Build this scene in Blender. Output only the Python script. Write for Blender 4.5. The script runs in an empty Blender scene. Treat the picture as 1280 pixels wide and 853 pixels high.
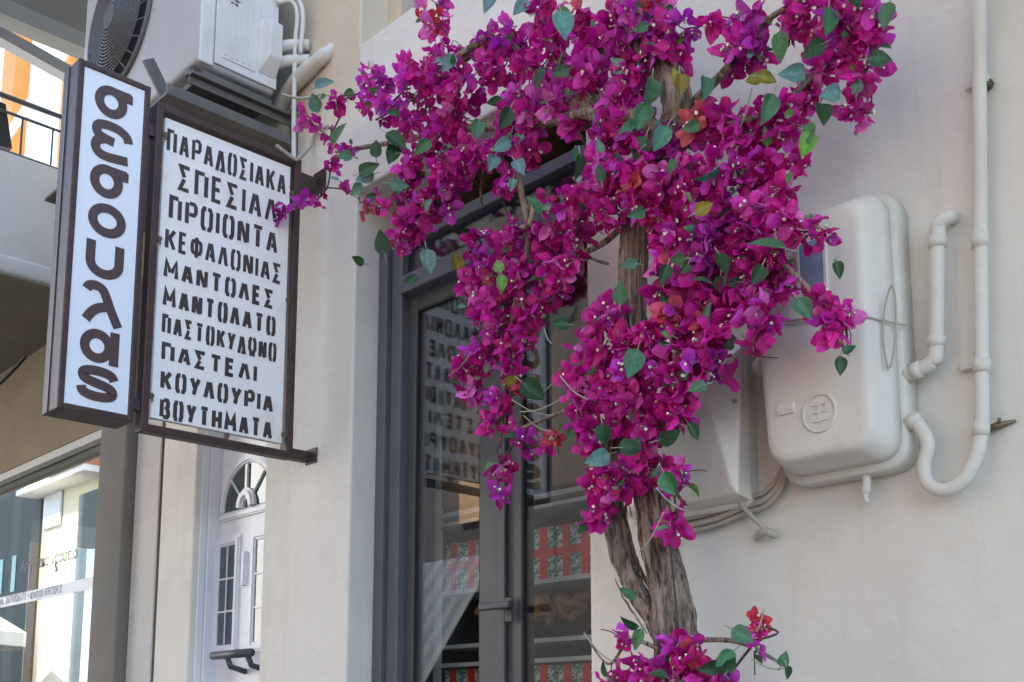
import bpy, bmesh, math, random
from mathutils import Vector, Matrix, noise
R = math.radians
random.seed(7)
scene = bpy.context.scene
col = scene.collection

# ------------------------------------------------------------------ camera
FOC, PITCH, YAW = 1368.0, math.atan(206 / 1368.0), R(43.7)
CAM = Vector((0, -2.3, 1.6))
FWD = Vector((-math.cos(YAW) * math.cos(PITCH), math.sin(YAW) * math.cos(PITCH), math.sin(PITCH)))
RGT = Vector((math.sin(YAW), math.cos(YAW), 0))
UPV = RGT.cross(FWD)
cd = bpy.data.cameras.new('camera')
cam = bpy.data.objects.new('camera', cd)
col.objects.link(cam)
rot = Matrix((RGT, UPV, -FWD)).transposed()
cam.matrix_world = Matrix.Translation(CAM) @ rot.to_4x4()
cd.sensor_width = 36
cd.lens = FOC / 1280 * 36
cd.shift_y = (694 - 426.5) / 1280
cd.clip_start = 0.05
cd.clip_end = 500
scene.camera = cam

# ------------------------------------------------------------------ light
SUN_EL, SUN_AZ = R(50), R(-12)          # the sun stands behind the shop: the street front is in open shade
w = bpy.data.worlds.new('World')
scene.world = w
w.use_nodes = True
nt = w.node_tree
bg = nt.nodes['Background']
sk = nt.nodes.new('ShaderNodeTexSky')
sk.sky_type = 'NISHITA'
sk.sun_disc = False
sk.sun_elevation = SUN_EL
sk.sun_rotation = SUN_AZ
sk.dust_density = 1.0
nt.links.new(sk.outputs[0], bg.inputs[0])
bg.inputs[1].default_value = 0.13
sl = bpy.data.lights.new('sun', 'SUN')
sl.energy = 4.2
sl.angle = R(0.55)
sl.color = (1, .97, .92)
sun = bpy.data.objects.new('sun', sl)
col.objects.link(sun)
sd = Vector((math.sin(SUN_AZ) * math.cos(SUN_EL), math.cos(SUN_AZ) * math.cos(SUN_EL), math.sin(SUN_EL)))
sun.rotation_euler = sd.to_track_quat('Z', 'Y').to_euler()
vs = scene.view_settings
vs.view_transform = 'Standard'
vs.look = 'None'
vs.gamma = 1
vs.exposure = 2.88
scene.render.engine = 'CYCLES'
scene.cycles.max_bounces = 8
scene.cycles.transparent_max_bounces = 16

# ------------------------------------------------------------------ survey helpers: sight line of a photo point, cut with a wall plane
def ray(px, py):
    return FWD * FOC + RGT * (px - 640) - UPV * (py - 694)
def onY(px, py, y):
    d = ray(px, py)
    return CAM + d * ((y - CAM.y) / d.y)
def onX(px, py, x):
    d = ray(px, py)
    return CAM + d * ((x - CAM.x) / d.x)

# ------------------------------------------------------------------ materials
def mat(name, c, rough=.6, var=.0, scale=6., bump=0., bscale=60., metal=0., spec=.5, dirt=None, dscale=2.5, damt=.4, stretch=None, transl=0., coat=0., cracks=False, drange=(.52, .78), bdist=.01):
    m = bpy.data.materials.new(name)
    m.use_nodes = True
    n, l = m.node_tree.nodes, m.node_tree.links
    b = n['Principled BSDF']
    b.inputs['Base Color'].default_value = (*c, 1)
    b.inputs['Roughness'].default_value = rough
    b.inputs['Metallic'].default_value = metal
    b.inputs['Specular IOR Level'].default_value = spec
    if coat:
        b.inputs['Coat Weight'].default_value = coat
    tc = n.new('ShaderNodeTexCoord')
    vec = tc.outputs['Object']
    if stretch:
        mp = n.new('ShaderNodeMapping')
        mp.inputs['Scale'].default_value = stretch
        l.new(vec, mp.inputs[0])
        vec = mp.outputs[0]
    out = None
    if var or dirt:
        nz = n.new('ShaderNodeTexNoise')
        nz.inputs['Scale'].default_value = scale
        nz.inputs['Detail'].default_value = 8
        nz.inputs['Roughness'].default_value = .62
        l.new(vec, nz.inputs['Vector'])
        mx = n.new('ShaderNodeMix')
        mx.data_type = 'RGBA'
        mx.inputs[6].default_value = (*[v * (1 - var) for v in c], 1)
        mx.inputs[7].default_value = (*[min(1, v * (1 + var)) for v in c], 1)
        mr = n.new('ShaderNodeMapRange')
        mr.inputs[1].default_value = .3
        mr.inputs[2].default_value = .7
        l.new(nz.outputs[0], mr.inputs[0])
        l.new(mr.outputs[0], mx.inputs[0])
        out = mx.outputs[2]
    if dirt:
        nz2 = n.new('ShaderNodeTexNoise')
        nz2.inputs['Scale'].default_value = dscale
        nz2.inputs['Detail'].default_value = 10
        nz2.inputs['Roughness'].default_value = .7
        l.new(vec, nz2.inputs['Vector'])
        mr2 = n.new('ShaderNodeMapRange')
        mr2.inputs[1].default_value = drange[0]
        mr2.inputs[2].default_value = drange[1]
        mr2.inputs[4].default_value = damt
        l.new(nz2.outputs[0], mr2.inputs[0])
        mx2 = n.new('ShaderNodeMix')
        mx2.data_type = 'RGBA'
        l.new(mr2.outputs[0], mx2.inputs[0])
        l.new(out, mx2.inputs[6])
        mx2.inputs[7].default_value = (*dirt, 1)
        out = mx2.outputs[2]
    if cracks:
        ms = n.new('ShaderNodeMapping')
        ms.inputs['Scale'].default_value = (9, 9, .55)
        l.new(tc.outputs['Object'], ms.inputs[0])
        ns = n.new('ShaderNodeTexNoise')
        ns.inputs['Scale'].default_value = 1.6
        ns.inputs['Detail'].default_value = 9
        ns.inputs['Roughness'].default_value = .7
        l.new(ms.outputs[0], ns.inputs['Vector'])
        rs = n.new('ShaderNodeMapRange')
        rs.inputs[1].default_value = .54
        rs.inputs[2].default_value = .80
        rs.inputs[4].default_value = .45
        l.new(ns.outputs[0], rs.inputs[0])
        mxs = n.new('ShaderNodeMix')
        mxs.data_type = 'RGBA'
        l.new(rs.outputs[0], mxs.inputs[0])
        l.new(out, mxs.inputs[6])
        mxs.inputs[7].default_value = (.47, .44, .39, 1)
        out = mxs.outputs[2]
        vo = n.new('ShaderNodeTexVoronoi')
        vo.feature = 'DISTANCE_TO_EDGE'
        vo.inputs['Scale'].default_value = 1.3
        wn_ = n.new('ShaderNodeTexNoise')
        wn_.inputs['Scale'].default_value = 7
        wn_.inputs['Detail'].default_value = 7
        l.new(vec, wn_.inputs['Vector'])
        ad = n.new('ShaderNodeVectorMath')
        ad.operation = 'MULTIPLY_ADD'
        ad.inputs[1].default_value = (.22, .22, .22)
        l.new(wn_.outputs['Color'], ad.inputs[0])
        l.new(vec, ad.inputs[2])
        l.new(ad.outputs[0], vo.inputs['Vector'])
        c1 = n.new('ShaderNodeMapRange')
        c1.inputs[1].default_value = 0
        c1.inputs[2].default_value = .0035
        c1.inputs[3].default_value = .55
        c1.inputs[4].default_value = 0
        l.new(vo.outputs['Distance'], c1.inputs[0])
        c2 = n.new('ShaderNodeMath')
        c2.operation = 'MULTIPLY'
        l.new(c1.outputs[0], c2.inputs[0])
        l.new(mr2.outputs[0], c2.inputs[1])
        mx3 = n.new('ShaderNodeMix')
        mx3.data_type = 'RGBA'
        l.new(c2.outputs[0], mx3.inputs[0])
        l.new(out, mx3.inputs[6])
        mx3.inputs[7].default_value = (.2, .185, .165, 1)
        out = mx3.outputs[2]
    if out:
        l.new(out, b.inputs['Base Color'])
    if bump:
        nb = n.new('ShaderNodeTexNoise')
        nb.inputs['Scale'].default_value = bscale
        nb.inputs['Detail'].default_value = 6
        l.new(vec, nb.inputs['Vector'])
        bp = n.new('ShaderNodeBump')
        bp.inputs['Strength'].default_value = bump
        bp.inputs['Distance'].default_value = bdist
        l.new(nb.outputs[0], bp.inputs['Height'])
        l.new(bp.outputs[0], b.inputs['Normal'])
    return m

def glass(name, tint=(.93, .95, .94), boost=1.0, rough=0.0):
    m = bpy.data.materials.new(name)
    m.use_nodes = True
    n, l = m.node_tree.nodes, m.node_tree.links
    n.clear()
    o = n.new('ShaderNodeOutputMaterial')
    mx = n.new('ShaderNodeMixShader')
    tr = n.new('ShaderNodeBsdfTransparent')
    tr.inputs[0].default_value = (*tint, 1)
    gl = n.new('ShaderNodeBsdfGlossy')
    gl.inputs['Roughness'].default_value = rough
    fr = n.new('ShaderNodeFresnel')
    ge = n.new('ShaderNodeNewGeometry')
    io = n.new('ShaderNodeMath')
    io.operation = 'MULTIPLY_ADD'
    io.inputs[1].default_value = 1 / 1.52 - 1.52
    io.inputs[2].default_value = 1.52
    l.new(ge.outputs['Backfacing'], io.inputs[0])
    l.new(io.outputs[0], fr.inputs[0])
    mu = n.new('ShaderNodeMath')
    mu.operation = 'MULTIPLY'
    mu.use_clamp = True
    mu.inputs[1].default_value = boost
    l.new(fr.outputs[0], mu.inputs[0])
    l.new(mu.outputs[0], mx.inputs[0])
    l.new(tr.outputs[0], mx.inputs[1])
    l.new(gl.outputs[0], mx.inputs[2])
    l.new(mx.outputs[0], o.inputs[0])
    return m

def petal_mat(name, rough, transl, veins=True):
    """colour of each bract or leaf is stored on the mesh; light comes through"""
    m = bpy.data.materials.new(name)
    m.use_nodes = True
    n, l = m.node_tree.nodes, m.node_tree.links
    b = n['Principled BSDF']
    o = [x for x in n if x.type == 'OUTPUT_MATERIAL'][0]
    at = n.new('ShaderNodeVertexColor')
    at.layer_name = 'tint'
    tc = n.new('ShaderNodeTexCoord')
    nz = n.new('ShaderNodeTexNoise')
    nz.inputs['Scale'].default_value = 90
    nz.inputs['Detail'].default_value = 4
    l.new(tc.outputs['Object'], nz.inputs['Vector'])
    mr = n.new('ShaderNodeMapRange')
    mr.inputs[1].default_value = .3
    mr.inputs[2].default_value = .7
    mr.inputs[3].default_value = .72
    mr.inputs[4].default_value = 1.2
    l.new(nz.outputs[0], mr.inputs[0])
    mx = n.new('ShaderNodeVectorMath')
    mx.operation = 'SCALE'
    l.new(at.outputs[0], mx.inputs[0])
    l.new(mr.outputs[0], mx.inputs['Scale'])
    l.new(mx.outputs[0], b.inputs['Base Color'])
    b.inputs['Roughness'].default_value = rough
    b.inputs['Specular IOR Level'].default_value = .4
    bp = n.new('ShaderNodeBump')
    bp.inputs['Strength'].default_value = .35
    bp.inputs['Distance'].default_value = .004
    l.new(nz.outputs[0], bp.inputs['Height'])
    l.new(bp.outputs[0], b.inputs['Normal'])
    tl = n.new('ShaderNodeBsdfTranslucent')
    l.new(mx.outputs[0], tl.inputs[0])
    ms = n.new('ShaderNodeMixShader')
    ms.inputs[0].default_value = transl
    l.new(b.outputs[0], ms.inputs[1])
    l.new(tl.outputs[0], ms.inputs[2])
    l.new(ms.outputs[0], o.inputs[0])
    return m

M = {}
M['wall'] = mat('lime_white_stucco', (.665, .645, .590), .85, .07, 2, .55, 16, dirt=(.50, .475, .43), dscale=1.7, damt=.6, cracks=True)
M['cream'] = mat('cream_stucco', (.62, .52, .38), .85, .07, 4, .22, 60, dirt=(.45, .36, .25), dscale=3, damt=.35)
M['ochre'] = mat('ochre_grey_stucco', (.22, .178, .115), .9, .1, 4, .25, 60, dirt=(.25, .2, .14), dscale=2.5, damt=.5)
M['slab'] = mat('pale_concrete_paint', (.36, .365, .36), .9, .07, 3, .25, 50, dirt=(.3, .27, .2), dscale=3, damt=.55)
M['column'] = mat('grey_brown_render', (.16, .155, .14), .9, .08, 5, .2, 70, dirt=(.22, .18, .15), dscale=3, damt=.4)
M['pilaster'] = mat('ivory_render', (.50, .50, .48), .85, .06, 5, .2, 70, dirt=(.36, .33, .28), dscale=4, damt=.4)
M['doorwhite'] = mat('white_pvc', (.68, .71, .775), .35, .02, 8, spec=.5)
M['charcoal'] = mat('charcoal_aluminium', (.055, .060, .068), .45, .12, 9, .05, 80, spec=.5)
M['charcoal2'] = mat('slate_aluminium', (.095, .105, .125), .42, .1, 9, .05, 80)
M['black'] = mat('black_rubber', (.012, .012, .013), .6)
M['brownmetal'] = mat('brown_painted_steel', (.050, .028, .026), .5, .25, 12, .12, 60, dirt=(.13, .06, .03), dscale=9, damt=.5)
M['board'] = mat('white_painted_board', (.84, .84, .82), .6, .04, 5, .06, 40, dirt=(.48, .41, .30), dscale=3.5, damt=.6)
M['ink'] = mat('dark_brown_sign_paint', (.048, .038, .036), .6, .2, 30)
M['acrylic'] = mat('white_acrylic_face', (.78, .86, .93), .3, .01, 3)
M['lettervinyl'] = mat('brown_vinyl', (.075, .048, .048), .45, .08, 30)
M['acwhite'] = mat('aged_white_plastic', (.63, .63, .60), .5, .05, 6, .04, 80, dirt=(.38, .35, .28), dscale=5, damt=.45)
M['acfront'] = mat('grey_white_enamel', (.40, .41, .425), .45, .04, 6)
M['grille'] = mat('dark_grey_wire', (.10, .105, .11), .5)
M['void'] = mat('dark_fan_cavity', (.02, .02, .02), .8)
M['galv'] = mat('weathered_galvanised_steel', (.13, .125, .115), .55, .2, 9, .1, 60, metal=.35, dirt=(.12, .10, .08), dscale=8, damt=.6)
M['meter'] = mat('painted_over_meter_box', (.63, .61, .555), .65, .07, 5, .16, 14, dirt=(.44, .39, .32), dscale=4, damt=.6)
M['meterold'] = mat('tarnished_meter_box', (.70, .66, .58), .40, .12, 6, .12, 40, metal=.15, dirt=(.30, .25, .19), dscale=5, damt=.5)
M['conduit'] = mat('painted_conduit', (.61, .59, .53), .65, .06, 10, .06, 60, dirt=(.48, .44, .36), dscale=9, damt=.5)
M['cable'] = mat('painted_cable', (.40, .36, .30), .7, .1, 14)
M['darkcable'] = mat('dark_cable', (.03, .028, .026), .6)
M['bluewin'] = mat('blue_grey_meter_window', (.22, .29, .40), .25, .1, 20)
M['bark'] = mat('fibrous_bark', (.30, .23, .185), .92, .55, 26, 1.0, 30, stretch=(2.6, 2.6, .34), dirt=(.055, .041, .033), dscale=17, damt=1., drange=(.48, .62), bdist=.03)
M['barkstrip'] = mat('peeling_bark_strips', (.26, .20, .165), .9, .4, 20, .6, 60, stretch=(2.2, 2.2, .3))
M['twig'] = mat('brown_twig', (.060, .042, .032), .8, .3, 30)
M['stem'] = mat('pale_green_stem', (.28, .33, .24), .7, .2, 30)
M['stamen'] = mat('cream_stamen', (.80, .74, .62), .6)
M['bract'] = petal_mat('bougainvillea_bract', .45, .42)
M['leaf'] = petal_mat('bougainvillea_leaf', .42, .22)
M['wood'] = mat('brown_wood_panel', (.26, .155, .075), .5, .2, 5, .1, 40, stretch=(1, 1, .2))
M['amber'] = mat('ochre_ceiling_paint', (.62, .36, .10), .7, .05, 3)
M['shelfm'] = mat('white_shelf', (.55, .56, .56), .4)
M['dark'] = mat('dark_interior', (.045, .04, .038), .8, .2, 3)
M['red'] = mat('red_ribbon', (.72, .016, .02), .4, .1, 30)
M['pastry'] = mat('baked_pastry', (.30, .16, .075), .6, .4, 25, .3, 60)
M['glass'] = glass('door_glass', (.94, .95, .95), 1.5)
M['shopglass'] = glass('shop_window_glass', (.80, .84, .82), 3.2)
M['doorglass'] = glass('small_pane_glass', (.4, .45, .45), 3.0)
M['decal'] = mat('black_window_lettering', (.05, .05, .05), .5)
M['band'] = mat('white_window_band', (.66, .70, .76), .5, .04, 12)
M['bandink'] = mat('blue_grey_band_lettering', (.12, .17, .27), .5)
M['aqua'] = mat('blue_window_sticker', (.10, .38, .50), .4)
M['yellow'] = mat('pale_yellow_render', (.74, .68, .50), .85, .05, 2, .1, 40)
M['white2'] = mat('white_render', (.74, .72, .68), .85, .05, 2, .1, 40)
M['pinkish'] = mat('sand_render', (.60, .52, .43), .85, .06, 2, .1, 40)
M['orange'] = mat('orange_painted_pillar', (.62, .26, .055), .7, .1, 3)
M['tile'] = mat('clay_roof_tiles', (.48, .17, .075), .8, .3, 9, .8, 14)
M['asphalt'] = mat('asphalt', (.055, .054, .052), .9, .2, 30, .5, 90)
M['paving'] = mat('stone_paving', (.34, .32, .29), .8, .15, 6, .3, 50)
M['cloth'] = mat('black_cloth', (.012, .012, .013), .9)
M['canvas'] = mat('white_canvas', (.6, .6, .6), .8, .04, 6)
M['stripe'] = mat('blue_awning_stripe', (.03, .042, .058), .7)
M['brass'] = mat('rusty_bolt', (.17, .13, .09), .5, .3, 30, metal=.5)
M['pattern'] = None
def painted_warm_light(base):
    """warm light high on the white wall, painted in as a ragged blend to cream (pier and ledge only)"""
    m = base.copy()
    m.name = 'stucco_warm_light_tint'
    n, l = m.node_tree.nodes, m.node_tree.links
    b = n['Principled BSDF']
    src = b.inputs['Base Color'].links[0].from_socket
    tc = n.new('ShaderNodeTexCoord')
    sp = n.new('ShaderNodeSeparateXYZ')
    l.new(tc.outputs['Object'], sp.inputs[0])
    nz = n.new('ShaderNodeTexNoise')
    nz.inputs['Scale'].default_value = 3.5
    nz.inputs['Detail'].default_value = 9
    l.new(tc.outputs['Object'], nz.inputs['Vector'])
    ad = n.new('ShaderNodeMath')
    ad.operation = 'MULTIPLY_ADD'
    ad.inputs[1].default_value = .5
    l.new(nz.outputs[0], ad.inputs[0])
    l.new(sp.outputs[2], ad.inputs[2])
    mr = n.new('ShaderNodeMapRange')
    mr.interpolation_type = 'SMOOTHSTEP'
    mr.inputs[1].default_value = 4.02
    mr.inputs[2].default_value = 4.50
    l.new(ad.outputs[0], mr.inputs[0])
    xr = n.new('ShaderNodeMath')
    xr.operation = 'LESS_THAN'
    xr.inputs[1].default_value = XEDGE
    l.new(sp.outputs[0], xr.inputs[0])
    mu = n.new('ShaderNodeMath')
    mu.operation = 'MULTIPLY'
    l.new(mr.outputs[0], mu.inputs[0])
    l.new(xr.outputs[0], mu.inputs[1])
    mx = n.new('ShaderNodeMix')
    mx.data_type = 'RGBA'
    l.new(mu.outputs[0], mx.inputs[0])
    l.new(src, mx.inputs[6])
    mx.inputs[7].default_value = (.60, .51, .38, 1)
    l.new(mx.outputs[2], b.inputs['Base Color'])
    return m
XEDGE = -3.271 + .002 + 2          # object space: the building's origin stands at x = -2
M['pier'] = painted_warm_light(M['wall'])  # white stucco with the warm light on its upper part put into the colour
def pattern_mat():
    m = bpy.data.materials.new('teal_leaf_patterned_paper')
    m.use_nodes = True
    n, l = m.node_tree.nodes, m.node_tree.links
    b = n['Principled BSDF']
    tc = n.new('ShaderNodeTexCoord')
    nz = n.new('ShaderNodeTexNoise')
    nz.inputs['Scale'].default_value = 75
    nz.inputs['Detail'].default_value = 2
    nz.inputs['Distortion'].default_value = 1.5
    rp = n.new('ShaderNodeValToRGB')
    rp.color_ramp.elements[0].position = .47
    rp.color_ramp.elements[0].color = (.02, .20, .16, 1)
    rp.color_ramp.elements[1].position = .55
    rp.color_ramp.elements[1].color = (.80, .84, .80, 1)
    l.new(tc.outputs['Object'], nz.inputs['Vector'])
    l.new(nz.outputs[0], rp.inputs[0])
    l.new(rp.outputs[0], b.inputs['Base Color'])
    b.inputs['Roughness'].default_value = .5
    return m
M['pattern'] = pattern_mat()

# ------------------------------------------------------------------ mesh helpers (world coordinates)
class B:
    def __init__(s):
        s.v, s.f, s.smooth = [], [], []
    def add(s, vs_, fs, sm=False):
        o = len(s.v)
        s.v += [tuple(v) for v in vs_]
        s.f += [tuple(i + o for i in f) for f in fs]
        s.smooth += [sm] * len(fs)
        return s
    def box(s, x0, x1, y0, y1, z0, z1, bev=0.):
        x0, x1 = min(x0, x1), max(x0, x1)
        y0, y1 = min(y0, y1), max(y0, y1)
        z0, z1 = min(z0, z1), max(z0, z1)
        if bev:
            bm = bmesh.new()
            bmesh.ops.create_cube(bm, size=1)
            for v in bm.verts:
                v.co = Vector(((x0 + x1) / 2 + v.co.x * (x1 - x0), (y0 + y1) / 2 + v.co.y * (y1 - y0), (z0 + z1) / 2 + v.co.z * (z1 - z0)))
            bmesh.ops.bevel(bm, geom=bm.edges[:], offset=bev, segments=3 if bev > .01 else 2, affect='EDGES', profile=.5)
            bm.verts.index_update()
            s.add([v.co for v in bm.verts], [[v.index for v in f.verts] for f in bm.faces], bev > .01)
            bm.free()
            return s
        return s.add([(x0, y0, z0), (x1, y0, z0), (x1, y1, z0), (x0, y1, z0), (x0, y0, z1), (x1, y0, z1), (x1, y1, z1), (x0, y1, z1)],
                     [(0, 3, 2, 1), (4, 5, 6, 7), (0, 1, 5, 4), (1, 2, 6, 5), (2, 3, 7, 6), (3, 0, 4, 7)])
    def prism(s, pts, axis, a, b):
        """polygon extruded along an axis; pts in the two other axes"""
        def mk(p, t):
            return {'x': (t, p[0], p[1]), 'y': (p[0], t, p[1]), 'z': (p[0], p[1], t)}[axis]
        n = len(pts)
        s.add([mk(p, a) for p in pts] + [mk(p, b) for p in pts],
              [tuple(range(n)), tuple(range(2 * n - 1, n - 1, -1))] + [(i, i + n, (i + 1) % n + n, (i + 1) % n) for i in range(n)])
        return s
    def tube(s, pts, r, n=10, cap=True, prof=None, sm=True):
        pts = [Vector(p) for p in pts]
        rs = r if isinstance(r, (list, tuple)) else [r] * len(pts)
        t0 = (pts[1] - pts[0]).normalized()
        u = t0.orthogonal().normalized()
        vs_, fs = [], []
        for i, p in enumerate(pts):
            t = (pts[min(i + 1, len(pts) - 1)] - pts[max(i - 1, 0)]).normalized()
            u = (u - t * u.dot(t)).normalized()
            v = t.cross(u)
            for k in range(n):
                a = 2 * math.pi * k / n
                q = rs[i] * (prof(i, k) if prof else 1)
                vs_.append(p + u * math.cos(a) * q + v * math.sin(a) * q)
        for i in range(len(pts) - 1):
            for k in range(n):
                fs.append((i * n + k, i * n + (k + 1) % n, (i + 1) * n + (k + 1) % n, (i + 1) * n + k))
        if cap:
            fs.append(tuple(range(n - 1, -1, -1)))
            fs.append(tuple((len(pts) - 1) * n + k for k in range(n)))
        return s.add(vs_, fs, sm)
    def bar(s, a, b, w_, h, up=(0, 0, 1)):
        a, b = Vector(a), Vector(b)
        t = (b - a).normalized()
        x = t.cross(Vector(up)).normalized()
        y = x.cross(t)
        q = [x * sx * w_ / 2 + y * sy * h / 2 for sx, sy in ((-1, -1), (1, -1), (1, 1), (-1, 1))]
        return s.add([a + k for k in q] + [b + k for k in q], [(0, 3, 2, 1), (4, 5, 6, 7), (0, 1, 5, 4), (1, 2, 6, 5), (2, 3, 7, 6), (3, 0, 4, 7)])
    def disc(s, c, n_, r, h, seg=20):
        c, n_ = Vector(c), Vector(n_).normalized()
        return s.tube([c, c + n_ * h], r, seg, True, None, False)

def smooth_path(pts, k=6):
    pts = [Vector(p) for p in pts]
    out = []
    for i in range(len(pts) - 1):
        p0, p1, p2, p3 = pts[max(i - 1, 0)], pts[i], pts[i + 1], pts[min(i + 2, len(pts) - 1)]
        for j in range(k):
            t = j / k
            out.append(.5 * ((2 * p1) + (p2 - p0) * t + (2 * p0 - 5 * p1 + 4 * p2 - p3) * t * t + (3 * p1 - p0 - 3 * p2 + p3) * t ** 3))
    out.append(pts[-1])
    return out

BASE = {}
def tag(o, label=None, cat=None, group=None, kind=None):
    if label: o['label'] = label
    if cat: o['category'] = cat
    if group: o['group'] = group
    if kind: o['kind'] = kind
    return o
def thing(name, label, cat, loc, group=None):
    o = bpy.data.objects.new(name, None)
    o.empty_display_size = .05
    col.objects.link(o)
    o.location = loc
    BASE[o] = Vector(loc)
    return tag(o, label, cat, group)
def obj(name, b, m, parent=None, loc=None, bevel=0., colors=None, kind=None, autosmooth=False):
    base = BASE[parent] if parent else Vector(loc or (0, 0, 0))
    me = bpy.data.meshes.new(name)
    me.from_pydata([tuple(Vector(v) - base) for v in b.v], [], b.f)
    me.polygons.foreach_set('use_smooth', b.smooth)
    me.materials.append(m if not isinstance(m, str) else M[m])
    if colors:
        ca = me.color_attributes.new('tint', 'FLOAT_COLOR', 'POINT')
        ca.data.foreach_set('color', [x for c in colors for x in (*c, 1)])
    me.update()
    if not colors:
        bm = bmesh.new()
        bm.from_mesh(me)
        bmesh.ops.recalc_face_normals(bm, faces=bm.faces)
        bm.to_mesh(me)
        bm.free()
    o = bpy.data.objects.new(name, me)
    col.objects.link(o)
    if parent:
        o.parent = parent
    else:
        o.location = base
    BASE[o] = base
    if bevel:
        md = o.modifiers.new('edge', 'BEVEL')
        md.width = bevel
        md.segments = 2
        md.limit_method = 'ANGLE'
    if kind: o['kind'] = kind
    return o

# ------------------------------------------------------------------ lettering: stencil strokes
def ribbon(b, pts, t, to3, depth):
    """flat stroke of width t along a 2D polyline, mapped by to3(x, y, d)"""
    P = [Vector(p) for p in pts]
    P = [p for i, p in enumerate(P) if i == 0 or (p - P[i - 1]).length > 1e-5]
    L, Rr = [], []
    closed = (P[0] - P[-1]).length < 1e-6
    n = len(P)
    for i in range(n):
        a = P[i - 1] if i else (P[-2] if closed else None)
        c = P[i + 1] if i < n - 1 else (P[1] if closed else None)
        d1 = (P[i] - a).normalized() if a is not None else None
        d2 = (c - P[i]).normalized() if c is not None else None
        d1 = d1 or d2
        d2 = d2 or d1
        n1, n2 = Vector((-d1.y, d1.x)), Vector((-d2.y, d2.x))
        m = (n1 + n2)
        m = m.normalized() if m.length > 1e-4 else n1
        k = min(1 / max(m.dot(n1), .5), 1.6)
        L.append(P[i] + m * t / 2 * k)
        Rr.append(P[i] - m * t / 2 * k)
    vs_, fs = [], []
    for d in (0, depth):
        vs_ += [to3(q.x, q.y, d) for q in L] + [to3(q.x, q.y, d) for q in Rr]
    for i in range(n - 1):
        fs += [(i, i + 1, n + i + 1, n + i), (2 * n + i, 3 * n + i, 3 * n + i + 1, 2 * n + i + 1),
               (i, 2 * n + i, 2 * n + i + 1, i + 1), (n + i, n + i + 1, 3 * n + i + 1, 3 * n + i)]
    if not closed:
        fs += [(0, n, 3 * n, 2 * n), (n - 1, 3 * n - 1, 4 * n - 1, 2 * n - 1)]
    b.add(vs_, fs)

HALF = [(.40, 1), (.14, 1), (.0, .84), (.0, .16), (.14, 0), (.40, 0)]
def mir(pl): return [(1 - x, y) for x, y in pl]
G = {
    'Π': [[(0, 0), (0, 1), (.78, 1)], [(1, .93), (1, 0)]],
    'Α': [[(0, 0), (.40, .97)], [(.60, .97), (1, 0)], [(.42, .30), (.76, .30)]],
    'Ρ': [[(0, 0), (0, 1)], [(.28, 1), (.8, 1), (1, .88), (1, .58), (.8, .46), (.28, .46)]],
    'Δ': [[(.28, 0), (0, 0), (.42, .97)], [(.60, .97), (1, 0), (.5, 0)]],
    'Ο': [HALF, mir(HALF)],
    'Σ': [[(1, 1), (.06, 1), (.48, .55)], [(.48, .45), (.06, 0), (1, 0)]],
    'Ι': [[(.5, 0), (.5, 1)]],
    'Κ': [[(0, 0), (0, 1)], [(.28, .50), (1, 1)], [(.40, .56), (1, 0)]],
    'Ε': [[(.9, 1), (0, 1), (0, 0), (.95, 0)], [(.25, .52), (.8, .52)]],
    'Λ': [[(0, 0), (.42, 1)], [(.60, 1), (1, 0)]],
    'Ν': [[(0, 0), (0, .95)], [(.14, 1), (.86, 0)], [(1, .05), (1, 1)]],
    'Τ': [[(0, 1), (1, 1)], [(.5, .86), (.5, 0)]],
    'Φ': [[(.5, -.06), (.5, 1.06)], [(.34, .86), (.1, .82), (0, .66), (0, .36), (.1, .2), (.34, .16)], [(.66, .86), (.9, .82), (1, .66), (1, .36), (.9, .2), (.66, .16)]],
    'Μ': [[(0, 0), (.04, 1), (.44, .3)], [(.56, .3), (.96, 1), (1, 0)]],
    'Υ': [[(0, 1), (.44, .45)], [(1, 1), (.56, .5), (.34, 0)]],
    'Ω': [[(.0, 0), (.30, 0), (.30, .12), (0, .38), (0, .8), (.16, 1), (.42, 1)], [(1, 0), (.70, 0), (.70, .12), (1, .38), (1, .8), (.84, 1), (.58, 1)]],
    'Η': [[(0, 0), (0, 1)], [(.24, .5), (.76, .5)], [(1, 0), (1, 1)]],
    'Β': [[(0, 0), (0, 1)], [(.28, 1), (.78, 1), (.92, .88), (.92, .64), (.74, .53), (.92, .42), (1, .3), (1, .12), (.82, 0), (.28, 0)]],
}
WID = {'Ι': .28, 'Μ': 1.25, 'Φ': 1.15, 'Ω': 1.05, 'Ε': .85, 'Σ': .95}
def arc(cx, cy, rx, ry, a0, a1, n=20):
    return [(cx + rx * math.cos(R(a0 + (a1 - a0) * i / n)), cy + ry * math.sin(R(a0 + (a1 - a0) * i / n))) for i in range(n + 1)]

def text_mesh(b, s, origin, ux, uy, size, depth=.001, shear=0.):
    c = bpy.data.curves.new('lettering', 'FONT')
    c.body = s
    c.size = size
    c.extrude = depth
    c.shear = shear
    t = bpy.data.objects.new('lettering', c)
    col.objects.link(t)
    dg = bpy.context.evaluated_depsgraph_get()
    me = t.evaluated_get(dg).to_mesh()
    ux, uy, o = Vector(ux), Vector(uy), Vector(origin)
    uz = ux.cross(uy)
    b.add([o + ux * v.co.x + uy * v.co.y + uz * v.co.z for v in me.vertices], [tuple(p.vertices) for p in me.polygons])
    width = t.dimensions.x
    t.evaluated_get(dg).to_mesh_clear()
    bpy.data.objects.remove(t)
    return width

# ================================================================== GROUND
g = B().add([(-150, -150, 0), (150, -150, 0), (150, 150, 0), (-150, 150, 0)], [(0, 1, 2, 3)])
obj('road', g, 'asphalt', kind='structure')
g = B().box(-5.0, 12, -1.2, 0, .004, .14, .01)
obj('pavement', g, 'paving', kind='structure')

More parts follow.
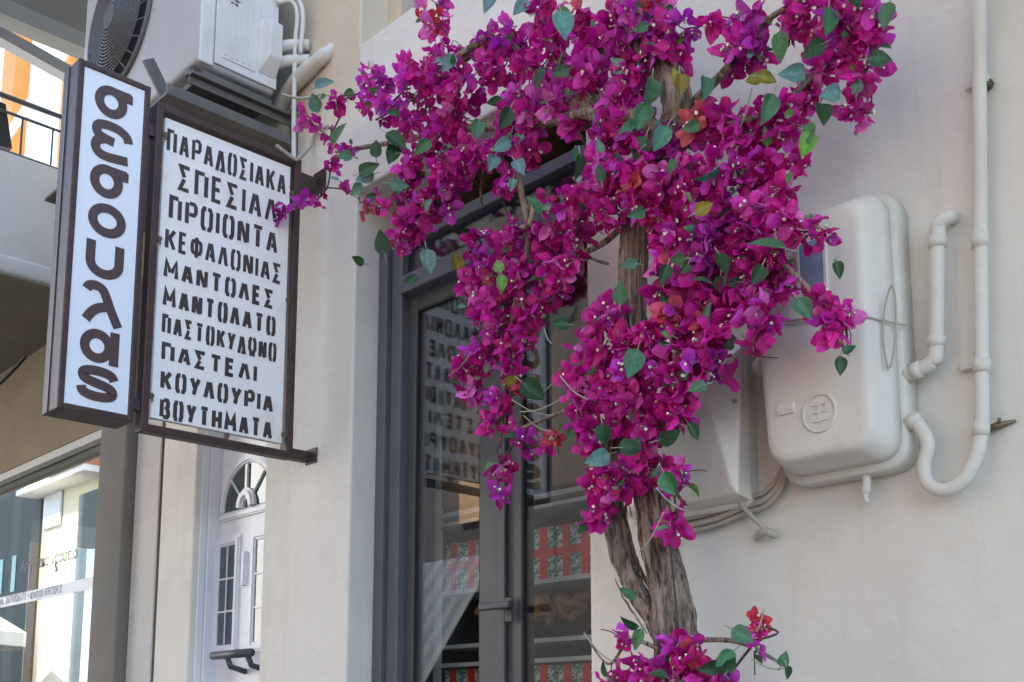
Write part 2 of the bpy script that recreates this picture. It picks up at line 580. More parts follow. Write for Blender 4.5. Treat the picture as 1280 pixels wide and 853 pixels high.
# ================================================================== SHOP BUILDING
XJ, XR, XP = -3.271, -2.086, -3.87
ZL, ZC = 3.61, 4.22
shop = thing('shop_building', 'off-white stuccoed shop building with a glazed charcoal double door and a white panelled side door', 'building', (-2, 0, 0))
XW = -4.797
DX0, DX1, DZ = -4.468, XP, 3.05
out = [(XW, 0), (XW, 7), (XJ, 7), (XJ, ZC), (4, ZC), (4, 0), (XR, 0), (XR, ZL), (XJ, ZL), (XJ, 0), (DX1, 0), (DX1, DZ), (DX0, DZ), (DX0, 0)]
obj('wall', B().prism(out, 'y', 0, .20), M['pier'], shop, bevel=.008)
# upper storey: cream wall set back above the ledge, with a window
ux0, ux1, uz0, uz1 = XJ + .09, -2.2, 4.30, 5.7
up = B()
up.box(XJ, ux0, .13, .34, ZC, 7).box(ux1, 4, .13, .34, ZC, 7).box(ux0, ux1, .13, .34, uz1, 7).box(ux0, ux1, .13, .34, ZC, uz0)
obj('upper_wall', up, 'cream', shop)
wi = obj('upper_window', B().box(ux0, ux1, .26, .30, uz0, uz1), 'void', shop)
gr = B()
for k in range(9):
    x = ux0 + .05 + k * .11
    for s in (-1, 1):
        for zc in (4.42, 4.75, 5.1):
            gr.tube([(x + s * (.045 - .004 * i) * math.cos(i * .55), .2, zc + (.075 - .005 * i) * math.sin(i * .55)) for i in range(13)], .005, 5)
    gr.tube([(x + .055, .2, uz0), (x + .055, .2, uz1)], .006, 5)
obj('window_grille', gr, 'galv', wi)
rear = B().box(-4.79, 4, .35, 6, 6.8, 7.0).box(-4.79, 4, 5.8, 6, 0, 6.8).box(3.8, 4, .35, 5.8, 0, 6.8).box(-4.79, -4.6, .35, 5.8, 0, 6.8)
obj('rear_wall', rear, 'cream', shop)
obj('unseen_shade_balcony', B().box(-.95, 2.2, -1.9, -.002, 4.05, 4.22, .01).box(-.95, 2.2, -1.9, -1.82, 4.22, 5.1, .01), 'cream', shop)  # added out of view to shade the right part of the wall
inn = B().box(-4.45, -3.35, .55, .6, .1, 3.4).box(-3.40, -3.33, .36, 3, .1, 3.5).box(-1.75, -1.68, .36, 3, .1, 3.5).box(-3.33, -1.75, 2.9, 3, .1, 3.5).box(-3.33, -1.75, .21, 2.9, .05, .14)
obj('interior_wall', inn, 'dark', shop)
obj('interior_ceiling', B().box(-3.33, -1.75, .235, 2.9, 3.46, 3.5), 'amber', shop)

# ---- charcoal glazed double door
fr = B()
YF = .13
fr.box(XJ + .003, -3.215, YF - .02, .235, .14, 3.425, .004)
fr.box(-3.212, -3.148, YF + .0, .235, .14, 3.425, .006)
fr.box(-2.09, -2.03, YF, .235, .14, 3.425, .004)
fr.box(-3.148, -2.09, YF, .235, 3.385, 3.43, .004)
fr.box(-3.148, -2.09, YF - .012, .235, 3.19, 3.262, .006)
obj('shop_door', fr, 'charcoal2', shop)
door = bpy.data.objects['shop_door']
YL = .165
def lx_(px): return onY(px, 700, YL).x
l0, l1, l2, l3, l4, l5 = lx_(500), lx_(517), lx_(599), lx_(629), lx_(632), lx_(652)
zr1, zr0 = onY(505, 373, YL).z, onY(519, 389, YL).z
lf = B()
def leaf(b, x0, x1, s0, s1):
    b.box(x0, x0 + s0, YL, .225, .16, zr1, .005)
    b.box(x1 - s1, x1, YL, .225, .16, zr1, .005)
    b.box(x0 + s0, x1 - s1, YL + .002, .223, zr0, zr1 - .002, .005)
    b.box(x0 + s0, x1 - s1, YL + .002, .223, .16, .45, .005)
leaf(lf, l0, l3, l1 - l0, l3 - l2)
leaf(lf, l4, -2.09, l5 - l4, .05)
lf.box(l3 - .016, l4 + .012, YL - .016, YL - .001, .16, zr1 - .01, .004)
obj('door_leaf', lf, 'charcoal', door)
obj('pane', B().box(l1 - .004, l2 + .004, YL + .012, YL + .018, .44, zr0 + .004), 'glass', door)
obj('pane', B().box(l5 - .004, -2.135, YL + .012, YL + .018, .44, zr0 + .004), 'glass', door)
gz = B().box(-3.148, -2.09, .160, .166, 3.255, 3.39)
obj('pane', gz, 'glass', door)
bd = B()
for x0, x1 in ((l1, l2), (l5, -2.14)):
    bd.box(x0, x0 + .005, YL + .004, YL + .011, .45, zr0).box(x1 - .005, x1, YL + .004, YL + .011, .45, zr0).box(x0 + .005, x1 - .005, YL + .004, YL + .011, zr0 - .006, zr0)
obj('glazing_bead', bd, 'black', door)
hz = onY(635, 756, .10).z
hd = B()
hd.box(-2.592, -2.558, YL - .017, YL - .022, hz - .05, hz + .03, .002)
hd.tube([(-2.575, YL - .02, hz), (-2.575, YL - .07, hz)], .012, 10)
hd.box(-2.655, -2.51, YL - .082, YL - .056, hz - .012, hz + .012, .005)
obj('door_handle', hd, 'charcoal', door)

# ---- white panelled entrance door in its recess
YD = .13
def dpt(px, py): return onY(px, py, YD)
xf0 = DX0
ed = B()
ed.box(DX0 + .002, dpt(262, 700).x, YD - .06, YD + .08, .14, 3.04, .006)
ed.box(DX0 + .002, dpt(253, 700).x, YD - .10, YD - .062, .14, 3.04, .006)
cxd = dpt(308, 700).x
half = cxd - dpt(264, 700).x
ed.box(cxd + half, DX1 - .002 + .3, YD - .06, YD + .08, .14, 3.04, .006) if cxd + half < DX1 else None
obj('entrance_door', ed, 'doorwhite', shop)
edoor = bpy.data.objects['entrance_door']
dl = B()
dl.box(cxd - half, cxd + half, YD, YD + .045, .15, 3.03, .003)
fz = dpt(310, 634).z
fr_ = (dpt(310, 634).z - dpt(310, 580).z) * -1
def moulding(b, pts, wd, proud, y=YD):
    ribbon(b, pts, wd, lambda u, v, d: (u, y - d, v), proud)
    ribbon(b, pts, wd * .45, lambda u, v, d: (u, y - d, v), proud * 1.7)
moulding(dl, [(cxd + fr_ * 1.12 * math.cos(R(a)), fz + fr_ * 1.12 * math.sin(R(a))) for a in range(0, 181, 9)], .035, .008)
moulding(dl, [(cxd - fr_ * 1.17, fz - .025), (cxd + fr_ * 1.17, fz - .025)], .03, .008)
gzt, gzb = dpt(284, 684).z, dpt(284, 806).z
gx0, gx1 = dpt(275, 740).x, dpt(293.5, 740).x
slots = [(gx0, gx1), (2 * cxd - gx1, 2 * cxd - gx0)]
for a, c in slots:
    moulding(dl, [(a - .022, gzb - .022), (a - .022, gzt + .022), (c + .022, gzt + .022), (c + .022, gzb - .022), (a - .022, gzb - .022)], .04, .009)
    moulding(dl, [(a - .012, .5), (a - .012, 1.55), (c + .012, 1.55), (c + .012, .5), (a - .012, .5)], .04, .009)
moulding(dl, [(cxd, fz - .2), (cxd, gzb + .25)], .03, .012)
moulding(dl, [(cxd + .05 * math.cos(R(a)), fz + .0 + .06 * math.sin(R(a))) for a in range(0, 181, 15)], .05, .016)
obj('door_leaf', dl, 'doorwhite', edoor)
DP = mat('dark_reflecting_pane', (.03, .045, .05), .04, spec=1.)
fan = [(cxd + fr_ * math.cos(R(a)), fz + fr_ * math.sin(R(a))) for a in range(0, 181, 6)]
obj('pane', B().prism(fan, 'y', YD - .004, YD + .002), DP, edoor)
for a, c in slots:
    obj('pane', B().box(a, c, YD - .004, YD + .002, gzb, gzt), DP, edoor)
bars = B()
for a in (45, 90, 135):
    bars.bar((cxd + .07 * math.cos(R(a)), YD - .008, fz + .07 * math.sin(R(a))), (cxd + fr_ * math.cos(R(a)), YD - .008, fz + fr_ * math.sin(R(a))), .006, .012, (0, 1, 0))
for a, c in slots:
    for k in (1, 2):
        z = gzb + (gzt - gzb) * k / 3
        bars.box(a, c, YD - .009, YD - .0045, z - .004, z + .004)
    bars.box((a + c) / 2 - .003, (a + c) / 2 + .003, YD - .0085, YD - .0045, gzb, gzt)
obj('glazing_bar', bars, 'doorwhite', edoor)
h0, h1 = onY(266, 820, YD - .09), onY(314, 818, YD - .09)
hb = B().tube([(h0.x, YD - .09, h0.z), (h1.x, YD - .09, h0.z)], .018, 12)
for t in (.35, .88):
    x = h0.x + (h1.x - h0.x) * t
    hb.tube([(x, YD - .09, h0.z), (x + .01, YD - .07, h0.z - .05), (x + .02, YD - .004, h0.z - .07)], .013, 8)
obj('door_handle', hb, 'charcoal', edoor)

# ================================================================== NEIGHBOUR: one storey with a roof terrace
nb = thing('neighbour_building', 'low ochre shop building with a roof terrace, a wide shop window and a grey-brown column', 'building', (-7, 0, 0))
XC0, XC1 = onY(122, 650, -.06).x, -5.06
WZ = 3.115
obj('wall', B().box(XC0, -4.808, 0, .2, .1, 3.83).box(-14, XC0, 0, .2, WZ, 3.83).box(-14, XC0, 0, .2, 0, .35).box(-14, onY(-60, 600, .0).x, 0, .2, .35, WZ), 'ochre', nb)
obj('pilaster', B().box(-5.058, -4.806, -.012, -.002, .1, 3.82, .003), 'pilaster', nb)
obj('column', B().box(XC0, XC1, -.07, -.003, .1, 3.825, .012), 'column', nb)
obj('terrace_slab', B().box(-14, -5.5, -1.3, 3.5, 3.832, 4.44).box(-14, -5.488, -1.312, 3.51, 3.80, 3.90, .02), 'slab', nb, bevel=.01)
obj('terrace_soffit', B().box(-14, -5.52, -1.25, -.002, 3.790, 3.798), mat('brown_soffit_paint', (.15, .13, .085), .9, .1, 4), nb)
obj('terrace_side_wall', B().box(-5.5, -5.06, .2, 3.5, 0, 3.83).box(-5.498, -5.06, .0, 3.5, 3.832, 4.2), 'ochre', nb)
# shop window
YG = .06
sw = B()
fx0, fx1 = onY(19, 650, YG + .05).x, onY(30, 650, YG + .05).x
sw.box(fx0, fx1, YG + .03, YG + .10, .36, WZ - .08, .004)
sw.box(-9, XC0, YG + .03, YG + .10, WZ - .085, WZ - .004, .004)
sw.box(-9, XC0, .0, YG - .006, WZ - .05, WZ - .002, .004)
swo = obj('shop_window', sw, mat('grey_aluminium_frame', (.34, .33, .31), .4, .1, 9), nb)
obj('pane', B().box(-9, XC0, YG, YG + .006, .36, WZ - .052), 'shopglass', swo)
obj('interior', B().box(-9, XC0 + .2, 1.6, 1.7, .3, 3.2).box(-9, XC0, .3, 1.6, .28, .34).box(XC0 + .15, XC0 + .2, .24, 1.6, .3, 3.2).box(-9, XC0, .24, 1.6, 3.2, 3.25).box(fx0 - 1.6, fx0 - .02, .14, .16, .36, 3.0), mat('dim_office', (.10, .115, .105), .8, .2, 3), nb)
bl = B()
zb0 = onY(60, 748, YG).z
zb1 = onY(60, 734, YG).z
bl.box(-9, XC0 - .002, YG - .004, YG - .001, zb0, zb1)
bo = obj('window_band', bl, 'band', swo)
tx = B()
p = onY(-2, 741, YG)
text_mesh(tx, 'τηλ. 2671026171 • κινητό 6972012', (p.x, YG - .0055, zb0 + .016), (1, 0, 0), (0, 0, 1), (zb1 - zb0) * 1.05, .0004)
obj('band_lettering', tx, 'bandink', bo)
tx = B()
p = onY(27, 712, YG)
text_mesh(tx, 'Λογιστικό γραφείο', (p.x, YG - .003, zb1 + .125), (1, 0, 0), (0, 0, 1), .094, .0004)
p2 = onY(68, 716, YG)
text_mesh(tx, '&', (p2.x, YG - .003, zb1 + .075), (1, 0, 0), (0, 0, 1), .085, .0006)
obj('window_lettering', tx, 'decal', swo)
for xa, xb in ((onY(-3, 715, YG).x, onY(4, 715, YG).x), (onY(15, 715, YG).x, onY(20, 715, YG).x)):
    obj('window_sticker', B().box(xa, xb, YG - .004, YG - .001, zb1 + .02, zb1 + .24), 'aqua', swo)
# terrace railing
rl = thing('terrace_railing', 'thin black metal railing along the edge of the roof terrace', 'railing', (-5.55, -.8, 4.44))
zt = onX(35, 131, -5.55).z
zm = onX(35, 150, -5.55).z
for z, rr in ((zt, .014), (zm, .008), (4.462, .012)):
    obj('rail', B().tube([(-5.55, -1.27, z), (-5.55, 1.0, z)], rr, 8), 'darkcable', rl)
for k in range(15):
    y = -1.27 + k * .155
    obj('baluster', B().tube([(-5.55, y, 4.44), (-5.55, y, zm)], .006, 6), 'darkcable', rl)
ck = B()
pts = [onX(-6, 128, -5.6), onX(5, 133, -5.6), onX(9, 160, -5.6), onX(13, 188, -5.6), onX(-6, 184, -5.6)]
ck.prism([(q.y, q.z) for q in pts], 'x', -5.62, -5.575)
o = obj('draped_cloth', ck, 'cloth', None, (-5.6, pts[4].y, pts[4].z))
tag(o, 'black cloth hanging inside the terrace railing', 'cloth')
# pergola roof above the terrace
pg = thing('terrace_roof', 'grey-brown flat canopy roof with a deep edge beam over the roof terrace', 'roof', (-6, 0, 4.45))
z0, z1 = onX(50, 37, -5.5).z, onX(50, 17, -5.5).z
obj('edge_beam', B().box(-5.62, -5.5, -2.2, 1.4, z0, z1), mat('grey_beam', (.10, .098, .088), .8, .1, 5), pg)
obj('roof_panel', B().box(-5.60, -5.515, -2.2, 1.4, z1, z1 + .9), mat('brown_roof_panel', (.062, .056, .046), .8, .1, 5), pg)
a, c = onX(-20, 34, -6.2), onX(80, 90, -6.2)
dr = (c - a)
obj('cross_beam', B().bar(a - dr * .5, c + dr * .6, .07, .085, (1, 0, 0)), mat('grey_beam_paint', (.15, .15, .145), .8, .1, 5), pg)
obj('post', B().box(-5.62, -5.52, 1.3, 1.4, 4.44, z0), 'slab', pg)
a, c = onX(30, 140, -7.2), onX(94, 47, -7.2)
o = obj('awning_arm', B().bar(a - (c - a) * .5, c + (c - a) * .3, .05, .06, (1, 0, 0)), 'white2', None, a)
tag(o, 'white slanting awning arm behind the roof terrace railing', 'awning arm')
# far house behind the terrace
fh = thing('far_house', 'bright white house with orange pillars far behind the roof terrace', 'house', (-19, 6.3, 0))
YH = 6.0
def fx(px): return onY(px, 100, YH).x
fw = B()
fw.box(fx(-60), fx(22), YH, YH + .3, 0, 26).box(fx(37), fx(47), YH, YH + .3, 0, 26).box(fx(97), fx(125), YH, YH + .3, 0, 26)
obj('wall', fw, 'white2', fh)
fp = B()
obj('pillar', B().box(fx(22), fx(37), YH - .35, YH + .3, 0, 26), 'orange', fh)
obj('pillar', B().box(fx(98), fx(106), YH - .35, YH - .05, 0, 26), 'orange', fh)
fs_ = B()
zz = onY(30, 120, YH).z
for k in range(3):
    fs_.box(fx(-60), fx(21), YH - .05, YH - .01, zz - 2 + k * 2.1, zz - .3 + k * 2.1)
obj('shutter', fs_, mat('cream_shutter', (.70, .64, .55), .6, .05, 9), fh)

# ================================================================== SIGNS
XS = -3.54
sg = thing('hanging_sign', 'white board with ten rows of dark stencilled Greek words in a brown metal frame', 'sign', (XS, -.4, 2.58))
y0, y1, za, zb = -.692, -.082, 2.588, 3.812
f = .028
fb = B()
fb.box(XS - .045, XS + .004, y0, y0 + f, za, zb, .003).box(XS - .045, XS + .004, y1 - f, y1, za, zb, .003)
fb.box(XS - .045, XS + .004, y0 + f, y1 - f, zb - f, zb, .003).box(XS - .045, XS + .004, y0 + f, y1 - f, za, za + f, .003)
obj('frame', fb, 'brownmetal', sg)
obj('board', B().box(XS - .035, XS - .012, y0 + f + .012, y1 - f - .012, za + f + .028, zb - f - .012, .002), 'board', sg)
rows = [('ΠΑΡΑΔΟΣΙΑΚΑ', -.643, 3.729, 3.643, -.142), ('ΣΠΕΣΙΑΛ', -.594, 3.610, 3.512, -.178), ('ΠΡΟΙΟΝΤΑ', -.622, 3.479, 3.389, -.171), ('ΚΕΦΑΛΟΝΙΑΣ', -.631, 3.351, 3.273, -.149),
        ('ΜΑΝΤΟΛΕΣ', -.631, 3.236, 3.164, -.178), ('ΜΑΝΤΟΛΑΤΟ', -.629, 3.131, 3.057, -.167), ('ΠΑΣΤΟΚΥΔΩΝΟ', -.627, 3.027, 2.957, -.160), ('ΠΑΣΤΕΛΙ', -.624, 2.924, 2.857, -.241),
        ('ΚΟΥΛΟΥΡΙΑ', -.622, 2.822, 2.752, -.167), ('ΒΟΥΤΗΜΑΤΑ', -.620, 2.720, 2.648, -.167)]
lb = B()
rl_ = random.Random(3)
for word, ya, ztop, zbot, yb in rows:
    ztop += .004
    t = .0150 if len(word) < 10 else .0130
    ws = [WID.get(c, 1.) for c in word]
    gap = .27
    unit = (yb - ya) / (sum(ws) + gap * (len(word) - 1))
    x = ya
    for c, wc in zip(word, ws):
        gw = unit * wc
        for pl in G[c]:
            ins = t / 2
            pp = [(x + ins + px_ * (gw - t), zbot + ins + py_ * (ztop - zbot - t)) for px_, py_ in pl]
            if c == 'Ι': pp = [(x + gw / 2, q[1]) for q in pp]
            ribbon(lb, pp, t * rl_.uniform(.92, 1.06), lambda u, v, d: (XS - .0118 + d, u, v), .0014 + .0002 * G[c].index(pl))
        x += gw + unit * gap
obj('lettering', lb, 'ink', sg)
for br in (B().box(XS - .04, XS - .002, -.082, -.003, 2.590, 2.632, .003).box(XS - .03, XS + .05, -.006, -.001, 2.580, 2.64, .002),
           B().box(XS - .04, XS - .002, -.082, -.003, 3.70, 3.765, .003).box(XS - .03, XS + .06, -.006, -.001, 3.69, 3.79, .002),
           B().box(XS - .04, XS - .01, y0 - .03, y0, 2.66, 2.70), B().box(XS - .04, XS - .01, y0 - .03, y0, 3.68, 3.72)):
    obj('bracket', br, 'brownmetal', sg)
for yy, z in ((y0 + f + .008, 2.72), (y0 + f + .008, 3.30), (y0 + f + .01, 3.70), (y1 - f - .008, 2.68), (y1 - f - .008, 3.22), (y1 - f - .006, 3.66), (-.36, za + f + .014)):
    bo_ = B().disc((XS - .012, yy, z), (1, 0, 0), .010, .012, 8)
    bo_.tube([(XS - .001, yy, z), (XS + .004, yy, z - .022)], .004, 6)
    obj('bolt', bo_, 'brass', sg)

lx = thing('light_box_sign', 'tall narrow white light box with brown Greek letters stacked in a dark brown case', 'sign', (XS - .06, -.85, 2.6))
Y0, Y1, Z0, Z1 = -.978, -.716, 2.612, 3.858
cs = B()
f = .022
d0 = XS - .135
cs.box(d0, XS, Y0, Y0 + f, Z0, Z1, .004).box(d0, XS, Y1 - f, Y1, Z0, Z1, .004).box(d0, XS, Y0 + f, Y1 - f, Z1 - f, Z1, .004).box(d0, XS, Y0 + f, Y1 - f, Z0, Z0 + f, .004)
cs.box(d0, d0 + .02, Y0 + f, Y1 - f, Z0 + f, Z1 - f)
obj('case', cs, 'brownmetal', lx)
obj('trim', B().box(d0 + .05, d0 + .056, Y0 - .004, Y0 - .0005, Z0, Z1), 'charcoal', lx)
obj('face', B().box(d0 + .03, XS - .006, Y0 + f, Y1 - f, Z0 + f, Z1 - f), 'acrylic', lx)
ring = arc(.43, .5, .30, .355, 0, 360, 28)
A1 = [ring, [(.52, .845), (.80, .845), (.93, .845)], [(.60, .80), (.86, .80), (.86, .66)]]
A7 = [ring, [(.86, 1.0), (.86, 0)]]
EPS = [arc(.60, .80, .0, .0, 0, 1, 1)[:0] or [(.93, .62), (.88, .76), (.72, .86), (.5, .9), (.25, .88), (.12, .80), (.12, .66), (.25, .57), (.56, .52)], [(.30, .53), (.14, .44), (.10, .28), (.20, .15), (.40, .11), (.65, .13), (.93, .16)]]
OO = [arc(.5, .5, .36, .36, 0, 360, 28)]
UU = [[(.14, 1), (.14, .45)] + arc(.5, .45, .36, .33, 180, 360, 14) + [(.86, 1)]]
LA = [[(.10, .80), (.16, .90), (.32, .94), (.48, .88), (.58, .72), (.72, .4), (.92, .0)], [(.62, .46), (.40, .38), (.24, .24), (.12, .04)]]
SS = [[(.90, .66), (.82, .80), (.60, .87), (.34, .87), (.15, .80), (.14, .66), (.28, .56), (.72, .44), (.87, .33), (.85, .19), (.66, .12), (.38, .12), (.16, .20), (.10, .36)]]
cells = [(A1, 3.802, 3.682), (EPS, 3.668, 3.520), (A1, 3.508, 3.384), (OO, 3.366, 3.243), (UU, 3.222, 3.095), (LA, 3.072, 2.932), (A7, 2.912, 2.793), (SS, 2.780, 2.664)]
vl = B()
for gl_, ztop, zbot in cells:
    ya, yb = -.917, -.777
    for k, pl in enumerate(gl_):
        q = [Vector((ya + u * (yb - ya), zbot + v * (ztop - zbot))) for u, v in pl]
        if len(q) > 3 and not (pl[0] == pl[-1]) and gl_ is not UU:
            q = [Vector((a_.x, a_.y)) for a_ in smooth_path([(a_.x, a_.y, 0) for a_ in q], 4)]
        ribbon(vl, q, .0325, lambda u, v, d: (XS - .0055 + d, u, v), .0016 + .0003 * k)
obj('lettering', vl, 'lettervinyl', lx)

# ================================================================== AIR CONDITIONER
AX1, AX0, AY0, AY1, AZ0, AZ1 = -3.70, -4.86, -.470, -.112, 4.150, 5.28
ac = thing('air_conditioner', 'aged white outdoor air conditioner unit with a round fan grille above the signs', 'air conditioner', (-4.3, -.3, AZ0))
obj('casing', B().box(AX0, AX1 - .004, AY0, AY1, AZ0, AZ1, .022), 'acfront', ac)
ep = B()
ep.box(AX1 - .003, AX1 + .006, AY0 + .075, AY1 - .003, AZ0 + .02, AZ1 - .02, .003)
ep.box(AX1 - .012, AX1 + .003, AY0 + .012, AY0 + .072, AZ0 + .004, AZ1 - .005, .006)
for k in range(5):
    y = AY0 + .115 + k * .026
    ep.box(AX1 + .006, AX1 + .010, y, y + .012, AZ0 + .07, AZ0 + .42, .0015)
ep.box(AX1 + .006, AX1 + .010, AY0 + .265, AY0 + .268, AZ0 + .04, AZ0 + .36)
ep.box(AX1 + .006, AX1 + .010, AY0 + .105, AY0 + .255, AZ0 + .055, AZ0 + .059)
obj('end_panel', ep, 'acwhite', ac)
vc = B()
ya, yb = AY0 + .262, AY1 - .008
vc.add([(AX1 + .006, ya, AZ0 + .06), (AX1 + .006, yb, AZ0 + .06), (AX1 + .006, yb, AZ0 + .30), (AX1 + .006, ya, AZ0 + .30),
        (AX1 + .055, ya + .03, AZ0 + .13), (AX1 + .055, yb, AZ0 + .13), (AX1 + .055, yb, AZ0 + .285), (AX1 + .055, ya + .03, AZ0 + .285)],
       [(0, 3, 2, 1), (4, 5, 6, 7), (0, 1, 5, 4), (1, 2, 6, 5), (2, 3, 7, 6), (3, 0, 4, 7)])
obj('valve_cover', vc, 'acwhite', ac, bevel=.006)
stk = B()
for k, (a_, c_) in enumerate(((0, .07), (.005, .06), (0, .065), (.01, .05), (.01, .055), (.015, .045))):
    stk.box(AX1 + .0062, AX1 + .0106, AY0 + .12 + a_, AY0 + .12 + c_, AZ0 + .385 - k * .016, AZ0 + .390 - k * .016)
obj('data_label', stk, 'grille', ac)
FC = onY(151, 27, AY0)
FR = .30
fg = B()
fv = B().disc((FC.x, AY0 + .001, FC.z), (0, -1, 0), FR + .02, .004, 48)
obj('fan_opening', fv, 'void', ac)
for k in range(15):
    r_ = .055 + (FR - .045) * k / 18
    bulge = .045 * (1 - (r_ / (FR + .03)) ** 2) + .008
    fg.tube([(FC.x + r_ * math.cos(2 * math.pi * i / 48), AY0 - bulge, FC.z + r_ * math.sin(2 * math.pi * i / 48)) for i in range(49)], .0042, 5, False)
for k in range(24):
    a_ = 2 * math.pi * k / 24
    fg.tube([(FC.x + q * math.cos(a_ + q * 1.2), AY0 - (.045 * (1 - (q / (FR + .03)) ** 2) + .006), FC.z + q * math.sin(a_ + q * 1.2)) for q in (.06, .13, .2, .26, FR + .012)], .0035, 5)
fg.disc((FC.x, AY0 - .050, FC.z), (0, -1, 0), .058, .006, 24)
fg.tube([(FC.x + (FR + .015) * math.cos(2 * math.pi * i / 48), AY0 - .006, FC.z + (FR + .015) * math.sin(2 * math.pi * i / 48)) for i in range(49)], .012, 6, False)
obj('fan_grille', fg, 'grille', ac)
# bracket and drip tray under it
bk = thing('wall_bracket', 'grey galvanised bracket and drip tray holding up the air conditioner', 'bracket', (-3.7, -.2, 3.95))
tray = B()
tray.box(AX0, AX1 + .0, AY0 + .03, AY1 - .02, AZ0 - .055, AZ0 - .030)
tray.box(AX1 - .02, AX1 + .012, AY0 - .02, -.01, AZ0 - .068, AZ0 - .056, .002).box(AX1 - .02, AX1 - .012, AY0 - .02, -.01, AZ0 - .100, AZ0 - .069)
tray.box(AX0 + .2, AX0 + .24, AY0 - .02, -.01, AZ0 - .10, AZ0 - .056)
tray.box(AX1 - .09, AX1 - .05, AY0 + .0, AY0 + .04, AZ0 - .03, AZ0).box(AX1 - .09, AX1 - .05, AY1 - .05, AY1 - .01, AZ0 - .03, AZ0)
obj('tray', tray, 'galv', bk)
rail = B()
q0, q1 = onX(210, 98, AX1 - .15), onX(345, 186, AX1 - .15)
rail.box(AX1 - .20, AX1 - .10, -.56, -.02, 3.90, 3.965, .003)
zt_ = onX(350, 172, AX1 + .04).z
rail.box(AX0, AX1 + .04, -.60, -.03, zt_ - .012, zt_).box(AX1 + .028, AX1 + .040, -.60, -.03, zt_, zt_ + .03)
rail.bar((AX1 - .10, -.50, 3.95), (AX1 - .10, -.62, 4.13), .05, .012, (1, 0, 0))
rail.box(AX1 - .05, AX1, -.012, -.001, 3.75, 4.15)
obj('arm', rail, 'galv', bk)
obj('slot', B().box(AX1 - .099, AX1 - .097, -.21, -.13, 3.915, 3.95), 'void', bk)
# pipes from the unit into the wall
pp_ = thing('refrigerant_pipe', 'cream painted bundle of pipes running from the air conditioner into the wall', 'pipe', (-3.6, -.05, 4.2))
pb = B()
pb = B()
pb.tube(smooth_path([onY(346, 140, -.03), onY(362, 112, -.035), onY(385, 88, -.03), onY(405, 70, -.02), onY(416, 60, .01)]), [.030] * 8 + [.034] * 6 + [.030] * 6 + [.022] * 5, 12)
for y_ in (58, 77):
    e1 = onY(372, y_ - 1, -.045)
    pb.tube(smooth_path([(AX1 - .01, AY1 - .02, e1.z - .03), (AX1 + .03, -.08, e1.z - .01), e1, e1 + Vector((.035, .035, .0))]), .024, 12)
obj('insulated_pipe', pb, 'conduit', pp_)
pb = B()
pb.tube(smooth_path([(AX1 + .02, AY1 - .02, AZ0 + .40), (AX1 + .04, -.08, AZ0 + .42), (AX1 + .06, -.06, AZ0 + .36), (AX1 + .05, -.06, AZ0 + .2), (AX1 + .05, -.05, AZ0 - .25), (AX1 + .04, -.02, AZ0 - .42)]), .010, 8)
pb.tube(smooth_path([(AX1 + .02, AY1 - .03, AZ0 + .43), (AX1 + .05, -.08, AZ0 + .45), (AX1 + .085, -.05, AZ0 + .36), (AX1 + .075, -.05, AZ0 + .18)]), .010, 8)
obj('thin_pipe', pb, 'conduit', pp_)
a, c = onX(352, 118, -3.62), onY(402, 117, -.02)
o = obj('loose_cable', B().tube(smooth_path([a, (a + c) / 2 + Vector((0, 0, -.02)), c]), .006, 6), 'cable', None, a)
tag(o, 'thin pale wire drooping from the air conditioner to the bougainvillea tip', 'cable')
a, c = onX(372, 204, XS), onY(388, 182, -.02)
o = obj('loose_cable', B().tube(smooth_path([(XS, -.2, 3.83), (XS + .01, -.12, 3.80), a + Vector((.02, 0, .02)), c, c + Vector((.05, 0, .05)), c + Vector((.1, .02, .05))]), .008, 6), 'cable', None, (XS, -.1, 3.8))
tag(o, 'loose pale cable looping over the frame of the hanging sign board', 'cable')
o = obj('hanging_cable', B().tube([onX(116, 66, -4.9), onX(113, -30, -4.9)], .008, 6), 'darkcable', None, onX(116, 66, -4.9))
tag(o, 'black cable hanging straight down beside the fan of the air conditioner', 'cable')
sc_ = B()
a, c = onY(-10, 487, -.012), onY(70, 400, -.012)
sc_.tube(smooth_path([a, a.lerp(c, .3) + Vector((0, 0, -.02)), a.lerp(c, .6) + Vector((0, 0, -.015)), c, c + (c - a)]), .010, 6)
sc_.tube(smooth_path([a + Vector((0, 0, .07)), a.lerp(c, .5) + Vector((0, 0, .05)), c + Vector((0, 0, .05)), c + (c - a)]), .006, 6)
o = obj('wall_cable', sc_, 'darkcable', None, a)
tag(o, 'thin dark cables running along the ochre wall under the terrace slab', 'cable')

# ================================================================== METER BOXES AND CONDUITS
def loft(b, rings, sm=True, cap=True):
    n = len(rings[0])
    vs_ = [p for r_ in rings for p in r_]
    fs = []
    for i in range(len(rings) - 1):
        for k in range(n):
            fs.append((i * n + k, i * n + (k + 1) % n, (i + 1) * n + (k + 1) % n, (i + 1) * n + k))
    if cap:
        fs.append(tuple((len(rings) - 1) * n + k for k in range(n)))
        fs.append(tuple(range(n - 1, -1, -1)))
    b.add(vs_, fs, sm)
def rrect(x0, x1, z0, z1, r_, y, n=7, topshift=0.):
    out_ = []
    for cx_, cz_, a0 in ((x1 - r_, z0 + r_, -90), (x1 - r_, z1 - r_, 0), (x0 + r_, z1 - r_, 90), (x0 + r_, z0 + r_, 180)):
        for i in range(n):
            a_ = R(a0 + 90 * i / (n - 1))
            X_ = cx_ + r_ * math.cos(a_)
            Z_ = cz_ + r_ * math.sin(a_)
            if X_ < (x0 + x1) / 2:
                X_ += topshift * (Z_ - z0) / (z1 - z0)
            out_.append((X_, y, Z_))
    return out_
